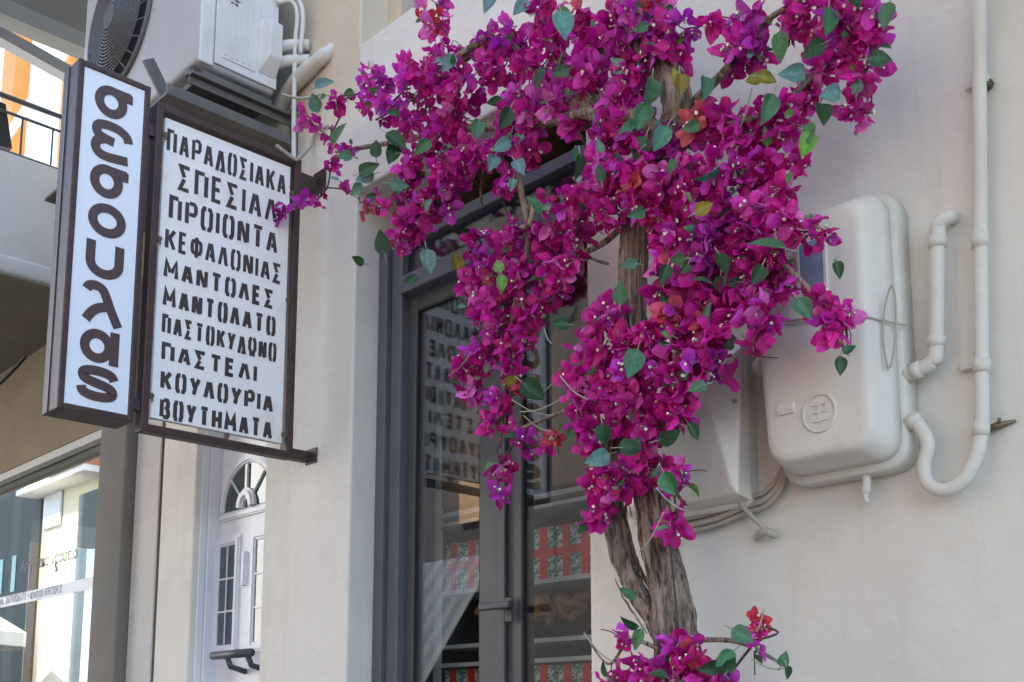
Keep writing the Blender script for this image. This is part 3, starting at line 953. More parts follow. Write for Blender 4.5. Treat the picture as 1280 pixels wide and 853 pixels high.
mb = thing('meter_box', 'large rounded off-white electricity meter box with a blue-grey window and a round emblem', 'meter box', (-1.25, -.05, 2.15))
b = B()
x0, x1, z0, z1 = -1.405, -1.088, 2.148, 2.800
ts = -.035
loft(b, [rrect(x0, x1, z0, z1, .055, -.002, topshift=ts), rrect(x0, x1, z0, z1, .055, -.055, topshift=ts), rrect(x0 + .004, x1 - .004, z0 + .004, z1 - .004, .053, -.061, topshift=ts)])
obj('back_box', b, 'meter', mb)
b = B()
c0, c1, e0, e1 = -1.388, -1.100, 2.166, 2.785
loft(b, [rrect(c0, c1, e0, e1, .05, -.058, topshift=ts), rrect(c0 + .001, c1 - .001, e0 + .001, e1 - .001, .05, -.100, topshift=ts), rrect(c0 + .004, c1 - .004, e0 + .004, e1 - .006, .05, -.106, topshift=ts),
         rrect(c0 + .010, c1 - .012, e0 + .012, e1 - .030, .05, -.150, topshift=ts), rrect(c0 + .014, c1 - .017, e0 + .016, e1 - .036, .05, -.160, topshift=ts), rrect(c0 + .021, c1 - .024, e0 + .023, e1 - .043, .045, -.166, topshift=ts), rrect(c0 + .032, c1 - .036, e0 + .036, e1 - .056, .042, -.168, topshift=ts)])
cover = obj('cover', b, 'meter', mb)
wa, wb = onY(1000, 312, -.170), onY(1031, 356, -.170)
obj('meter_window', B().box(wa.x, wb.x, -.174, -.166, wb.z - .005, wa.z + .01, .002), 'bluewin', mb)
obj('window_rim', B().box(wa.x - .008, wa.x - .001, -.176, -.166, wb.z - .015, wa.z + .018).box(wb.x + .001, wb.x + .008, -.176, -.166, wb.z - .015, wa.z + .018).box(wa.x - .001, wb.x + .001, -.176, -.166, wb.z - .015, wb.z - .006), 'meter', mb)
em = onY(1024, 516, -.169)
eb = B()
eb.tube([(em.x + .040 * math.cos(2 * math.pi * i / 32), -.1685, em.z + .043 * math.sin(2 * math.pi * i / 32)) for i in range(33)], .0042, 6, False)
for k, (ax, az, bx, bz) in enumerate(((-.020, .020, .020, .020), (-.020, .002, .020, .002), (-.020, -.018, .020, -.018), (0, -.026, 0, .028), (-.018, -.018, -.018, .002), (.018, .002, .018, .020))):
    eb.bar((em.x + ax, -.1690 - .0002 * k, em.z + az), (em.x + bx, -.1690 - .0002 * k, em.z + bz), .0042, .0042, (0, 1, 0))
obj('emblem', eb, 'meter', mb)
pl = onY(985, 511, -.169)
lb_ = B().box(pl.x - .030, pl.x + .018, -.173, -.166, pl.z - .013, pl.z + .013, .003)
lb_.disc((pl.x - .020, -.172, pl.z), (0, -1, 0), .006, .004, 10).disc((pl.x + .010, -.172, pl.z), (0, -1, 0), .006, .004, 10)
obj('latch_plate', lb_, 'meter', mb)
b = B()
w_ = [onY(950, 406, -.16), onY(1010, 398, -.176), onY(1075, 396, -.172), onY(1100, 400, -.13), onY(1132, 407, -.062)]
b.tube(smooth_path(w_), .0022, 6)
w_ = [onY(950, 409, -.16), onY(1000, 403, -.176), onY(1050, 390, -.176)]
b.tube(smooth_path(w_), .0018, 6)
ll = [onY(x, y, -.125) for x, y in ((1110, 462), (1104, 425), (1106, 385), (1114, 358), (1119, 372), (1120, 410), (1117, 440), (1113, 460))]
b.tube(smooth_path(ll), .0022, 6)
obj('tie_wire', b, 'cable', mb)
b = B().tube(smooth_path([(-1.20, -.04, 2.15), (-1.20, -.042, 2.125), (-1.205, -.04, 2.10), (-1.20, -.04, 2.085)]), [.010] * 10 + [.006] * 8 + [.004], 7)
obj('drain_stub', b, 'meter', mb)

mo = thing('meter_box', 'smaller tarnished meter box with a creased cover half hidden behind the bougainvillea', 'meter box', (-1.65, -.05, 2.12))
b = B()
loft(b, [rrect(-1.90, -1.512, 2.122, 2.575, .02, -.002), rrect(-1.90, -1.512, 2.122, 2.575, .02, -.036), rrect(-1.895, -1.517, 2.127, 2.57, .02, -.042)], False)
obj('back_box', b, 'meter', mo)
b = B()
X0_, X1_, Z0_, Z1_ = -1.885, -1.506, 2.135, 2.555
b.add([(X0_, -.043, Z0_), (X1_, -.043, Z0_), (X1_, -.043, Z1_), (X0_, -.043, Z1_),
       (X0_, -.092, Z0_ + .012), (X1_ - .006, -.092, Z0_ + .012), (X1_ - .006, -.060, Z1_ - .03), (X0_, -.060, Z1_ - .03),
       (X0_ + .05, -.098, Z0_ + .03), (X1_ - .022, -.100, Z0_ + .035), (X1_ - .085, -.118, Z1_ - .11), (X0_ + .05, -.118, Z1_ - .11)],
      [(0, 1, 5, 4), (1, 2, 6, 5), (2, 3, 7, 6), (3, 0, 4, 7), (4, 5, 9, 8), (5, 6, 10, 9), (6, 7, 11, 10), (7, 4, 8, 11), (8, 9, 10, 11), (3, 2, 1, 0)])
obj('cover', b, 'meterold', mo, bevel=.004)
b = B()
for q in ((907, 478), (918, 482), (914, 500), (898, 490)):
    e_ = onY(q[0], q[1], -.095)
    b.disc((e_.x, -.075, e_.z), (0, -1, 0), .006, .012, 8)
b.tube(smooth_path([onY(865, 480, -.122), onY(885, 474, -.122), onY(905, 476, -.112)]), .002, 5)
obj('latch', b, 'cable', mo)
# cables under the small box
b = B()
for dz, rr in ((0, .008), (.019, .007), (-.016, .006)):
    b.tube(smooth_path([(-1.80, -.02 - rr, 2.10 + dz), (-1.65, -.02, 2.105 + dz), (-1.54, -.025, 2.125 + dz), (-1.47, -.025, 2.14 + dz), (-1.425, -.02, 2.20 + dz), (-1.415, -.015, 2.32 + dz)]), rr, 8)
b.tube(smooth_path([(-1.53, -.06, 2.13), (-1.50, -.05, 2.09), (-1.475, -.03, 2.06), (-1.46, -.02, 2.05)]), .006, 7)
b.tube(smooth_path([(-1.51, -.02, 2.045), (-1.48, -.035, 2.055), (-1.455, -.02, 2.045)]), .011, 7)
o = obj('meter_cable', b, 'cable', None, (-1.5, 0, 2.05))
tag(o, 'bundle of painted-over cables sagging under the smaller meter box', 'cable')
# short elbowed conduit between boxes (top fitting)
e_ = onY(940, 462, -.05)
b = B().tube(smooth_path([(-1.475, -.05, e_.z), (-1.44, -.05, e_.z), (-1.40, -.05, e_.z)]), .020, 12).tube([(-1.465, -.05, e_.z), (-1.445, -.05, e_.z)], .026, 12)
o = obj('pipe_fitting', b, 'conduit', None, (-1.44, -.05, e_.z))
tag(o, 'short pale pipe fitting joining the two meter boxes', 'pipe fitting')
# elbow conduit
ep_ = thing('elbow_conduit', 'short cream conduit bent at both ends between wall and meter box', 'conduit', (-1.0, -.04, 2.38))
P_ = [onY(1192, 273, -.0), onY(1186, 272, -.035), onY(1174, 280, -.045), onY(1172, 300, -.045), onY(1170, 435, -.045), onY(1166, 452, -.045), onY(1150, 462, -.045), onY(1132, 468, -.045)]
obj('pipe', B().tube(smooth_path(P_, 5), .0165, 14), 'conduit', ep_)
for p, q in (((1172, 296), (1172, 310)), ((1170, 420), (1170, 434)), ((1152, 461), (1140, 465.5))):
    obj('socket', B().tube([onY(*p, -.045), onY(*q, -.045)], .0195, 14), 'conduit', ep_)
# long conduit
lc = thing('downpipe_conduit', 'long cream conduit running down the wall and hooking back up at its foot', 'conduit', (-.93, -.035, 2.08))
P_ = [onY(1224, -60, -.035), onY(1224.5, 120, -.035), onY(1225.5, 300, -.035), onY(1227, 460, -.035), onY(1227, 530, -.036), onY(1221, 568, -.04), onY(1204, 600, -.045), onY(1180, 613, -.05), onY(1160, 604, -.05), onY(1155, 582, -.05), onY(1160, 558, -.05), onY(1154, 540, -.05), onY(1141, 525, -.05)]
obj('pipe', B().tube(smooth_path(P_, 7), .0150, 14), 'conduit', lc)
for p, q, yy, rr in (((1227, 450), (1227, 466), -.035, .0185), ((1225, 290), (1225.2, 310), -.035, .0175), ((1227, 528), (1226, 545), -.0365, .0175), ((1147, 532), (1139, 522), -.05, .019)):
    obj('coupling', B().tube([onY(*p, yy), onY(*q, yy)], rr, 14), 'conduit', lc)
for (x, y) in ((1226, 105), (1220, 457)):
    q = onY(x, y, 0)
    obj('clip', B().box(q.x - .028, q.x + .022, -.018, -.001, q.z - .010, q.z + .010, .002), 'conduit', lc)
q = onY(1250, 534, 0)
b = B().tube([(q.x - .035, -.01, q.z - .005), (q.x + .0, -.014, q.z), (q.x + .035, -.004, q.z + .006)], [.006, .009, .003], 7).tube([(q.x, -.01, q.z), (q.x + .012, -.03, q.z + .01)], .004, 6)
o = obj('wall_nail', b, 'brass', None, (q.x, 0, q.z))
tag(o, 'rusty nail and plug stub in the wall right of the long conduit', 'nail')
q = onY(1236, 108, 0)
b = B().tube([(q.x, .0, q.z), (q.x + .012, -.03, q.z - .012)], .006, 6).disc((q.x, -.004, q.z), (0, -1, 0), .014, .006, 8)
o = obj('wall_hook', b, 'brass', None, (q.x, 0, q.z))
tag(o, 'small rusty hook in the wall beside the top of the long conduit', 'hook')

# ================================================================== GOODS BEHIND THE DOOR
YS = .45
cb = thing('display_cabinet', 'wooden display cabinet with white shelves behind the shop door glass', 'cabinet', (-2.8, .6, .14))
obj('front_panel', B().box(-3.29, -2.72, YS, YS + .03, 2.43, 3.10, .003).box(-2.69, -1.82, YS + .02, YS + .05, 2.43, 3.02, .003), 'wood', cb)
for z, t in ((2.405, .02), (2.365, .015), (2.095, .018), (1.885, .016), (1.815, .016), (1.60, .016)):
    obj('shelf', B().box(-3.30, -1.80, YS - .01, YS + .32, z - t, z, .002), 'shelfm', cb)
obj('post', B().box(-3.31, -3.285, YS - .012, YS + .01, .14, 3.1), 'shelfm', cb)
obj('back_panel', B().box(-3.30, -1.80, YS + .325, YS + .34, .14, 3.1), 'dark', cb)
gb = thing('gift_box', 'teal patterned gift box tied with a red ribbon on the display shelves', 'gift box', (0, 0, 0), 'gift boxes on the display shelves')
BW, BH = .098, .19
obj('carton', B().box(-BW / 2, BW / 2, 0, .07, 0, BH, .002), 'pattern', gb)
obj('ribbon', B().box(-.018, .018, -.0025, .072, -.0, BH + .0025).box(-BW / 2 - .002, BW / 2 + .002, -.002, .0715, BH * .44, BH * .60), 'red', gb)
first = True
for z, xa, n in ((2.096, -3.24, 14), (1.602, -3.24, 14)):
    for k in range(n):
        if first:
            r_ = gb
            first = False
        else:
            r_ = gb.copy()
            col.objects.link(r_)
            for ch in list(gb.children):
                c_ = ch.copy()
                col.objects.link(c_)
                c_.parent = r_
        r_.location = (xa + k * .1005, YS + .03 + .008 * math.sin(k * 2.3), z)
def coil(cx, cy, cz, s, seed):
    rr = random.Random(seed)
    b = B()
    for j in range(5):
        ph = rr.uniform(0, 6)
        r0 = s * rr.uniform(.5, 1)
        hz_ = rr.uniform(.01, .11)
        tilt = rr.uniform(-.9, .9)
        b.tube([(cx + r0 * math.cos(t) , cy + r0 * .5 * math.sin(t) * math.cos(tilt), cz + hz_ + .022 + r0 * .55 * abs(math.sin(t * 1.0 + ph)) * .8 + .01 * math.sin(5 * t)) for t in [ph + i * .33 for i in range(17)]], .016, 7)
    return b
for k, x in enumerate((-2.84, -2.66, -2.49, -2.32, -3.1)):
    o = obj('coiled_pastry', coil(x, YS + .1, 1.886, .075, k), 'pastry', None, (x, YS + .1, 1.886))
    tag(o, 'pile of brown coiled pastry on the middle display shelf', 'pastry', 'coiled pastries on the shelf')

# ================================================================== ACROSS THE STREET (behind the camera; seen in the glass)
YO = -5.8
def mx_(px, yb=YO, py=700): return onY(px, py, 2 * YG - yb).x
yb_ = thing('opposite_house', 'sunlit pale yellow house with a clay tiled roof mirrored in the shop window', 'house', (-26, YO, 0))
xa, xb = mx_(50), mx_(122)
ze = onY(75, 607, 2 * YG - YO).z
obj('wall', B().box(xa, xb, YO - 6, YO, 0, ze), 'yellow', yb_)
rf = B().prism([(YO + .5, ze), (YO + .5, ze + .12), (YO - 3, ze + 1.5), (YO - 6.5, ze + .12), (YO - 6.5, ze)], 'x', mx_(84), xb + .2)
obj('roof', rf, 'tile', yb_)
obj('eaves', B().box(xa - .3, xb + .2, YO - .2, YO + .45, ze - .12, ze - .002), 'white2', yb_)
zz = onY(65, 630, 2 * YG - YO).z
xs = mx_(65)
obj('window', B().box(xs - .45, xs + .4, YO + .02, YO + .06, zz - .5, zz + .4), 'shelfm', yb_)
o3 = thing('opposite_house', 'dark brown stone house across the street under a blue striped awning', 'house', (-14, YO, 0))
XM0, XM1 = -10.7, -6.6
obj('wall', B().box(XM0, XM1, YO - 6, YO, 0, 8.0), mat('dark_stone', (.03, .028, .026), .9, .3, 3, .3, 20), o3)
for k in range(2):
    x = XM0 + 1.0 + k * 3.0
    obj('shutter', B().box(x, x + 1.1, YO + .01, YO + .06, 3.9, 4.9), 'wood', o3)

o5 = thing('opposite_house', 'broad white house across the street between the yellow house and the dark stone house', 'house', (-18, YO, 0))
obj('wall', B().box(xb + .4, XM0 - .1, YO - 6, YO, 0, 7.5), 'white2', o5)
for k in range(3):
    x = xb + 1.3 + k * 2.9
    obj('shutter', B().box(x, x + .9, YO + .01, YO + .06, 3.4, 5.0), 'shelfm', o5)

aw = B()
aw2 = B()
for k in range(13):
    x = -10.6 + k * .12
    (aw if k % 2 else aw2).add([(x, YO + .05, 3.5), (x + .12, YO + .05, 3.5), (x + .12, YO + 1.3, 1.7), (x, YO + 1.3, 1.7), (x, YO + .05, 3.47), (x + .12, YO + .05, 3.47), (x + .12, YO + 1.3, 1.67), (x, YO + 1.3, 1.67)],
        [(0, 1, 2, 3), (7, 6, 5, 4), (0, 4, 5, 1), (1, 5, 6, 2), (2, 6, 7, 3), (3, 7, 4, 0)])
awn = obj('awning', aw, 'stripe', o3)
obj('awning_stripe', aw2, mat('grey_awning_stripe', (.075, .08, .082), .8), awn)
o2 = thing('opposite_house', 'tall dark grey house on the far side of the street with brown shutters', 'house', (0, YO, 0))
obj('wall', B().box(XM1 + .1, 2.6, YO - 6, YO, 0, 9.5), mat('grey_render', (.075, .075, .075), .9, .05, 2), o2)
for k in range(3):
    x = XM1 + 1.0 + k * 3.1
    obj('shutter', B().box(x, x + 1.2, YO + .01, YO + .06, 4.2, 6.0), 'wood', o2)
    obj('shutter', B().box(x, x + 1.3, YO + .01, YO + .06, .3, 2.7), 'wood', o2)

YK = YO + .25
dk = B().box(mx_(94, YK), mx_(124, YK), YK - .2, YK, 0, onY(108, 616, 2 * YG - YK).z)
o = obj('street_kiosk', dk, mat('dark_green_grey_panel', (.045, .055, .05), .6, .1, 4), None, (mx_(105, YK), YK, 0))
tag(o, 'dark grey-green street kiosk mirrored in the shop window', 'kiosk')
o4 = thing('opposite_house', 'tall dark green-grey house at the far end of the street opposite', 'house', (-25, YO, 0))
obj('wall', B().box(mx_(-25), mx_(47), YO - 4, YO, 0, 9), mat('shaded_render', (.075, .085, .08), .9, .1, 3), o4)
zc_ = onY(70, 775, 2 * YG - YO - 1.5).z
cx_ = mx_(70)
pr = thing('parasol', 'white canvas parasol across the street mirrored in the shop window', 'parasol', (cx_, YO + 1.6, 0))
can = B()
n = 8
ringp = [(cx_ + 1.5 * math.cos(2 * math.pi * i / n), YO + 1.7 + 1.2 * math.sin(2 * math.pi * i / n), zc_) for i in range(n)]
can.add(ringp + [(cx_, YO + 1.7, zc_ + .75)] + [(x, y, z - .25) for x, y, z in ringp], [(i, (i + 1) % n, n) for i in range(n)] + [(i, n + 1 + i, n + 1 + (i + 1) % n, (i + 1) % n) for i in range(n)])
obj('canopy', can, 'canvas', pr)
obj('pole', B().tube([(cx_, YO + 1.7, 0), (cx_, YO + 1.7, zc_ + .7)], .03, 8), 'galv', pr)

# ================================================================== BOUGAINVILLEA
rnd = random.Random(11)
tree = thing('bougainvillea', 'bougainvillea with magenta bracts and twin fibrous trunks trained up and over the shop door', 'bougainvillea', (-1.66, -.24, 0))
def cdepth(p): return (p - CAM).dot(FWD)
def bark_prof(seed, amp):
    def f_(i, k):
        a = noise.noise(Vector((k * 1.7 + seed, i * .10, seed)))
        c = noise.noise(Vector((k * .45 + seed * 2, i * .22, 3)))
        e = noise.noise(Vector((k * 3.3 + seed, i * .05, seed * 3)))
        return 1 + amp * .7 * a + .10 * c + .16 * (abs(e) * 2 - .5) + .10 * noise.noise(Vector((k * 2.1, i * .9, seed)))
    return f_
YT = -.225
def tp(l): return smooth_path([onY(x, y, yy) for x, y, yy in l], 12)
right = [onY(846, 1500, YT)] + tp([(850, 1250, YT), (850, 900, YT), (845, 795, YT), (836, 735, YT), (823, 680, YT), (813, 620, YT - .0), (800, 560, YT), (796, 470, YT), (790, 390, YT), (793, 310, YT), (801, 250, YT), (824, 190, YT), (846, 143, YT - .02), (836, 95, YT - .02), (815, 50, YT), (800, -40, YT)])
nR = len(right)
def rad(l, n_):
    return [l[min(int(i / (n_ - 1) * (len(l) - 1)), len(l) - 2)] * (1 - (i / (n_ - 1) * (len(l) - 1) - min(int(i / (n_ - 1) * (len(l) - 1)), len(l) - 2))) + l[min(int(i / (n_ - 1) * (len(l) - 1)), len(l) - 2) + 1] * (i / (n_ - 1) * (len(l) - 1) - min(int(i / (n_ - 1) * (len(l) - 1)), len(l) - 2)) for i in range(n_)]
rR = rad([.066, .060, .053, .045, .041, .040, .039, .038, .038, .036, .035, .034, .034, .034, .032, .028, .024], nR)
b = B()
b.tube(right, rR, 54, True, bark_prof(2., .30))
trunk = obj('trunk', b, 'bark', tree)
left = tp([(838, 815, YT - .01), (826, 785, YT - .01), (803, 752, YT - .005), (784, 715, YT), (772, 672, YT), (766, 630, YT), (768, 580, YT), (774, 520, YT), (782, 450, YT), (788, 380, YT)])
nL = len(left)
b = B().tube(left, rad([.028, .028, .026, .025, .026, .028, .030, .030, .028, .026], nL), 22, True, bark_prof(9., .30))
obj('trunk', b, 'bark', tree)
# strips of peeling bark along both stems
b = B()
for k in range(130):
    path, rr = (right, rR) if k < 95 else (left, [.034] * nL)
    i0 = rnd.randrange(4, len(path) - 14)
    ln = rnd.randrange(8, 30)
    a0 = rnd.uniform(0, 2 * math.pi)
    pts = []
    for i in range(i0, min(i0 + ln, len(path) - 1)):
        t = (path[i + 1] - path[i]).normalized()
        u = t.cross(Vector((0, 1, 0))).normalized()
        v = t.cross(u)
        lift = 1.02 + .10 * noise.noise(Vector((i * .3, k * 3.1, 0)))
        a_ = a0 + .25 * noise.noise(Vector((i * .13, k * 1.7, 5)))
        pts.append(path[i] + (u * math.cos(a_) + v * math.sin(a_)) * rr[i] * lift)
    if len(pts) > 2:
        n_ = len(pts)
        rw = rnd.uniform(.0015, .0055)
        b.tube(pts, [.0012 + rw * math.sin(math.pi * (i + .3) / n_) for i in range(n_)], 5)
obj('bark_strip', b, 'bark', trunk)
# woody branches
def branch(l, r0, r1, n=10):
    p = tp(l)
    m_ = len(p)
    b = B().tube(p, [r0 + (r1 - r0) * i / (m_ - 1) for i in range(m_)], n, True, bark_prof(r0 * 777, .22))
    return obj('branch', b, 'bark', tree)
branch([(835, 178, YT), (800, 150, YT - .02), (745, 142, YT - .04), (700, 150, YT - .02), (640, 155, YT), (560, 165, YT + .03), (480, 180, YT + .06), (420, 190, -.14)], .026, .006)
branch([(748, 136, -.16), (738, 138, -.20), (728, 141, -.24)], .048, .044, 18)
branch([(850, 130, YT), (820, 90, -.26), (790, 40, -.26), (770, -40, -.24)], .020, .014)
branch([(600, 60, -.2), (570, 85, -.24), (530, 115, -.2), (470, 150, -.17)], .010, .004)
branch([(605, 48, -.26), (575, 70, -.26), (555, 82, -.25)], .013, .009)
branch([(870, 125, YT), (905, 90, -.27), (925, 60, -.27), (960, 25, -.24), (1010, -6, -.2)], .012, .006)
branch([(868, 128, YT), (930, 150, -.26), (990, 120, -.24), (1040, 70, -.2)], .010, .004)
branch([(640, 155, YT), (650, 230, -.22), (660, 300, -.2), (640, 400, -.2), (625, 560, -.18)], .012, .004)
branch([(810, 240, YT), (760, 300, -.24), (700, 330, -.22), (630, 370, -.2)], .010, .004)
branch([(797, 480, YT), (740, 500, -.26), (690, 520, -.22), (640, 540, -.2)], .008, .004)
branch([(815, 250, YT), (880, 280, -.28), (950, 310, -.29), (1010, 360, -.30), (1045, 420, -.3), (1060, 440, -.3)], .009, .0025)
branch([(838, 810, YT - .05), (880, 800, -.28), (930, 805, -.28), (985, 835, -.26)], .008, .003)
branch([(838, 820, YT - .05), (790, 800, -.28), (760, 830, -.28), (730, 790, -.26)], .006, .002)
branch([(662, 262, -.2), (668, 252, -.23), (662, 280, -.24), (650, 285, -.22)], .012, .006)
branch([(735, 190, -.1), (722, 165, -.14), (700, 150, -.2)], .004, .003)
branch([(603, 260, -.08), (601, 235, -.12), (606, 200, -.18)], .004, .003)
branch([(700, 260, -.2), (720, 290, -.18), (735, 320, -.2), (760, 330, -.24)], .006, .004)

# -- blossom: each row is x, y, rx, ry in the survey picture and the depth of that spray in front of the wall
BL = '''357,266,12,17;378,249,8,11;400,247,13,8;425,236,9,17;450,254,13,11;472,249,9,14;386,150,15,11;412,172,9,17;414,203,8,16;440,186,11,9
430,125,20,13;465,105,28,20;480,135,34,22;506,86,18,16;530,110,34,30;520,152,30,20;560,70,26,18;575,110,30,30;560,155,34,20;545,30,20,20;545,4,20,8
530,195,34,18;560,215,28,25;588,192,26,22;508,226,18,24;500,254,28,12;550,245,24,24;500,298,16,18;515,288,22,16;526,268,18,14;620,182,18,24;642,160,20,24
604,50,22,14;638,50,26,22;620,92,28,24;660,80,22,24;648,124,24,18;690,60,24,24;690,104,22,26;702,142,20,18;662,152,18,26;660,190,20,18;680,18,28,18
722,20,24,18;730,60,24,24;736,98,24,26;712,160,14,14;622,230,20,14;706,258,18,14;680,252,12,10
770,20,28,22;810,14,32,18;772,60,28,28;800,50,24,28;822,42,26,20;858,36,18,16;830,70,28,18;792,98,28,28;770,138,28,24;762,180,24,24;792,164,26,24
722,248,24,20;760,228,28,24;792,208,24,28;760,268,24,18;800,250,22,22;745,205,16,16;690,292,18,16;722,288,20,16
930,30,18,22;945,62,26,18;925,72,18,18;986,45,9,9;1010,30,20,18;1000,8,18,10;1050,30,24,22;1045,8,24,12;1082,18,18,18;1060,60,26,18;1090,54,16,11;1035,75,18,13
1020,100,14,14;1081,96,15,20;1070,140,13,20;1004,120,13,18;965,140,22,18;984,160,18,11;935,175,28,18;930,165,22,16;902,152,28,18;880,162,22,18;846,165,22,18
836,190,22,24;860,206,20,18;996,206,11,7;960,196,22,16;895,20,10,16
900,215,34,20;940,225,32,16;974,240,18,11;830,228,28,20;870,240,28,24;822,264,20,18;900,265,28,18;945,265,24,20;985,275,22,13;1008,290,18,9;1032,294,9,9
850,290,28,24;890,300,28,24;935,305,24,24;960,320,20,20;840,330,24,24;870,336,26,24;905,336,24,18;940,350,24,24;966,355,18,24;830,360,22,18;860,370,26,20
896,375,24,20;930,386,28,18;956,394,18,20;880,402,20,18;840,396,26,20;944,426,11,11;820,420,24,24;850,430,24,20;885,430,18,24;895,456,24,20;870,466,20,20;810,450,20,16;840,466,24,18
1022,370,13,9;1036,395,17,15;1055,401,12,12;1030,380,11,11;1040,418,6,8
762,390,22,17;745,410,18,16;740,440,20,18;720,470,18,14;770,440,24,18;760,470,20,18;790,470,24,18;800,432,22,18;730,500,24,18;770,500,24,18;800,505,26,20;835,502,24,20;860,490,18,18
850,520,18,13;730,530,18,16;750,535,16,14;820,540,24,16;780,530,18,13;732,556,12,10;800,572,20,14;772,590,24,20;800,600,24,18;746,600,16,13;830,590,18,18;840,610,13,11;855,590,10,18;780,616,18,10;741,646,14,15;846,650,16,15;836,666,13,13
600,320,20,18;590,350,18,18;620,340,24,24;605,380,24,24;640,370,26,24;660,345,24,18;625,410,26,24;655,400,22,18;686,362,18,18;702,336,20,18;720,322,13,13;665,380,16,16
640,440,20,16;660,420,13,11;590,455,20,18;600,490,18,14;610,440,18,18;640,466,16,14;620,510,18,16;640,495,16,13;620,530,16,13;645,540,16,12;655,556,13,11;680,556,13,11;696,546,9,11
625,580,14,11;622,600,13,13;625,625,11,12;690,310,18,13;655,300,24,18;640,290,11,18;600,302,14,14;575,455,8,8
820,835,30,18;860,830,24,18;800,852,18,12;850,806,24,13;910,846,24,9;880,850,24,9;945,780,8,9;948,800,10,13;780,801,9,8;762,849,18,7;860,852,30,9;700,350,10,10;780,850,14,8'''
blobs = [tuple(float(v) for v in q.split(',')) for line in BL.split('\n') for q in line.split(';')]
def depth_of(x, y):
    if y > 770: return -.30
    if x < 480 and y < 330: return -.15 - .05 * (x - 340) / 140
    if x > 985 and y > 320: return -.30
    if x > 985 and y < 230: return -.20
    if x > 890 and y > 240: return -.29
    if 700 <= x <= 900 and y > 200: return -.315
    if x < 720 and y > 280: return -.20
    return -.25
PAL = [((.72, .024, .37), 9), ((.52, .010, .24), 7), ((.76, .048, .50), 6), ((.68, .065, .62), 3), ((.62, .016, .24), 2.5), ((.80, .17, .58), 2), ((.72, .09, .15), .35)]
def pick():
    t = rnd.uniform(0, sum(q[1] for q in PAL))
    for c, w_ in PAL:
        t -= w_
        if t <= 0: return c
    return PAL[0][0]
CORAL = [(805, 8), (868, 80), (926, 118), (856, 155), (796, 240), (640, 484), (945, 779), (538, 18), (832, 396), (700, 545), (720, 8), (450, 256), (880, 60)]
PURP = [(805, 30), (855, 40), (780, 50), (940, 65), (925, 35), (835, 185), (830, 165), (640, 60), (640, 70), (600, 48), (680, 130), (378, 249), (357, 266), (500, 130), (480, 105), (870, 325), (895, 462), (655, 556), (625, 622), (890, 290), (600, 320), (860, 30)]
def bract(V, F, Cc, base, d, side, ln, wd, cup, fold, c):
    """one papery bract: a pointed, folded, curling blade of 6 rows by 5"""
    d = d.normalized()
    side = (side - d * side.dot(d)).normalized()
    up_ = side.cross(d)
    o = len(V)
    rows_ = 6
    ph = rnd.uniform(0, 6)
    for i in range(rows_ + 1):
        v = i / rows_
        ww = wd * (math.sin(math.pi * min(v * .90 + .07, 1) ** .84)) ** .62 if i < rows_ else wd * .10
        cu = cup * v * v
        p = base + d * ln * (v - .16 * cu * v) + up_ * ln * cu * .55
        for j in (-1, -.5, 0, .5, 1):
            q = p + side * ww * .5 * j + up_ * (abs(j) * fold * ww * .6 + .16 * ww * math.sin(ph + 7 * v + 2.5 * j) * abs(j))
            V.append(q)
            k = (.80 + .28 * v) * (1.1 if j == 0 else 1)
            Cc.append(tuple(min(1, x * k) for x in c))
    for i in range(rows_):
        for j in range(4):
            F.append((o + i * 5 + j, o + i * 5 + j + 1, o + (i + 1) * 5 + j + 1, o + (i + 1) * 5 + j))
def flower(fb_, sb_, p, axis, size, c):
    V, F, Cc = fb_
    axis = axis.normalized()
    u = axis.orthogonal().normalized()
    v = axis.cross(u)
    a0 = rnd.uniform(0, 6.28)
    op = rnd.uniform(.45, 1.25)
    for k in range(3):
        a_ = a0 + k * 2.094 + rnd.uniform(-.3, .3)
        out_ = u * math.cos(a_) + v * math.sin(a_)
        d = axis * math.cos(op) + out_ * math.sin(op)
        side = axis.cross(out_)
        kk = rnd.uniform(.82, 1.16)
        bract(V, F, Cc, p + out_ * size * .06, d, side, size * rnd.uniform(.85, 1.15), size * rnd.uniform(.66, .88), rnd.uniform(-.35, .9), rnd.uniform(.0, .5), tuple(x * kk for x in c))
    if rnd.random() < .75:
        for k in range(rnd.choice((1, 2, 2, 3))):
            a_ = rnd.uniform(0, 6.28)
            out_ = u * math.cos(a_) + v * math.sin(a_)
            q = p + out_ * size * .12
            e_ = q + axis * size * rnd.uniform(.35, .6) + out_ * size * .1
            sb_[0].tube([q, e_], [.0011, .0018], 4)
            if rnd.random() < .6:
                sb_[1].disc(e_, axis + out_ * .3, .0042 * rnd.uniform(.7, 1.1), .001, 6)
clusters, centres, strays = [], [], []
rest = ([], [], [])
stem_b, cream_b = B(), B()
order = sorted(range(len(blobs)), key=lambda i: -blobs[i][2] * blobs[i][3])
big = set(order[:99])
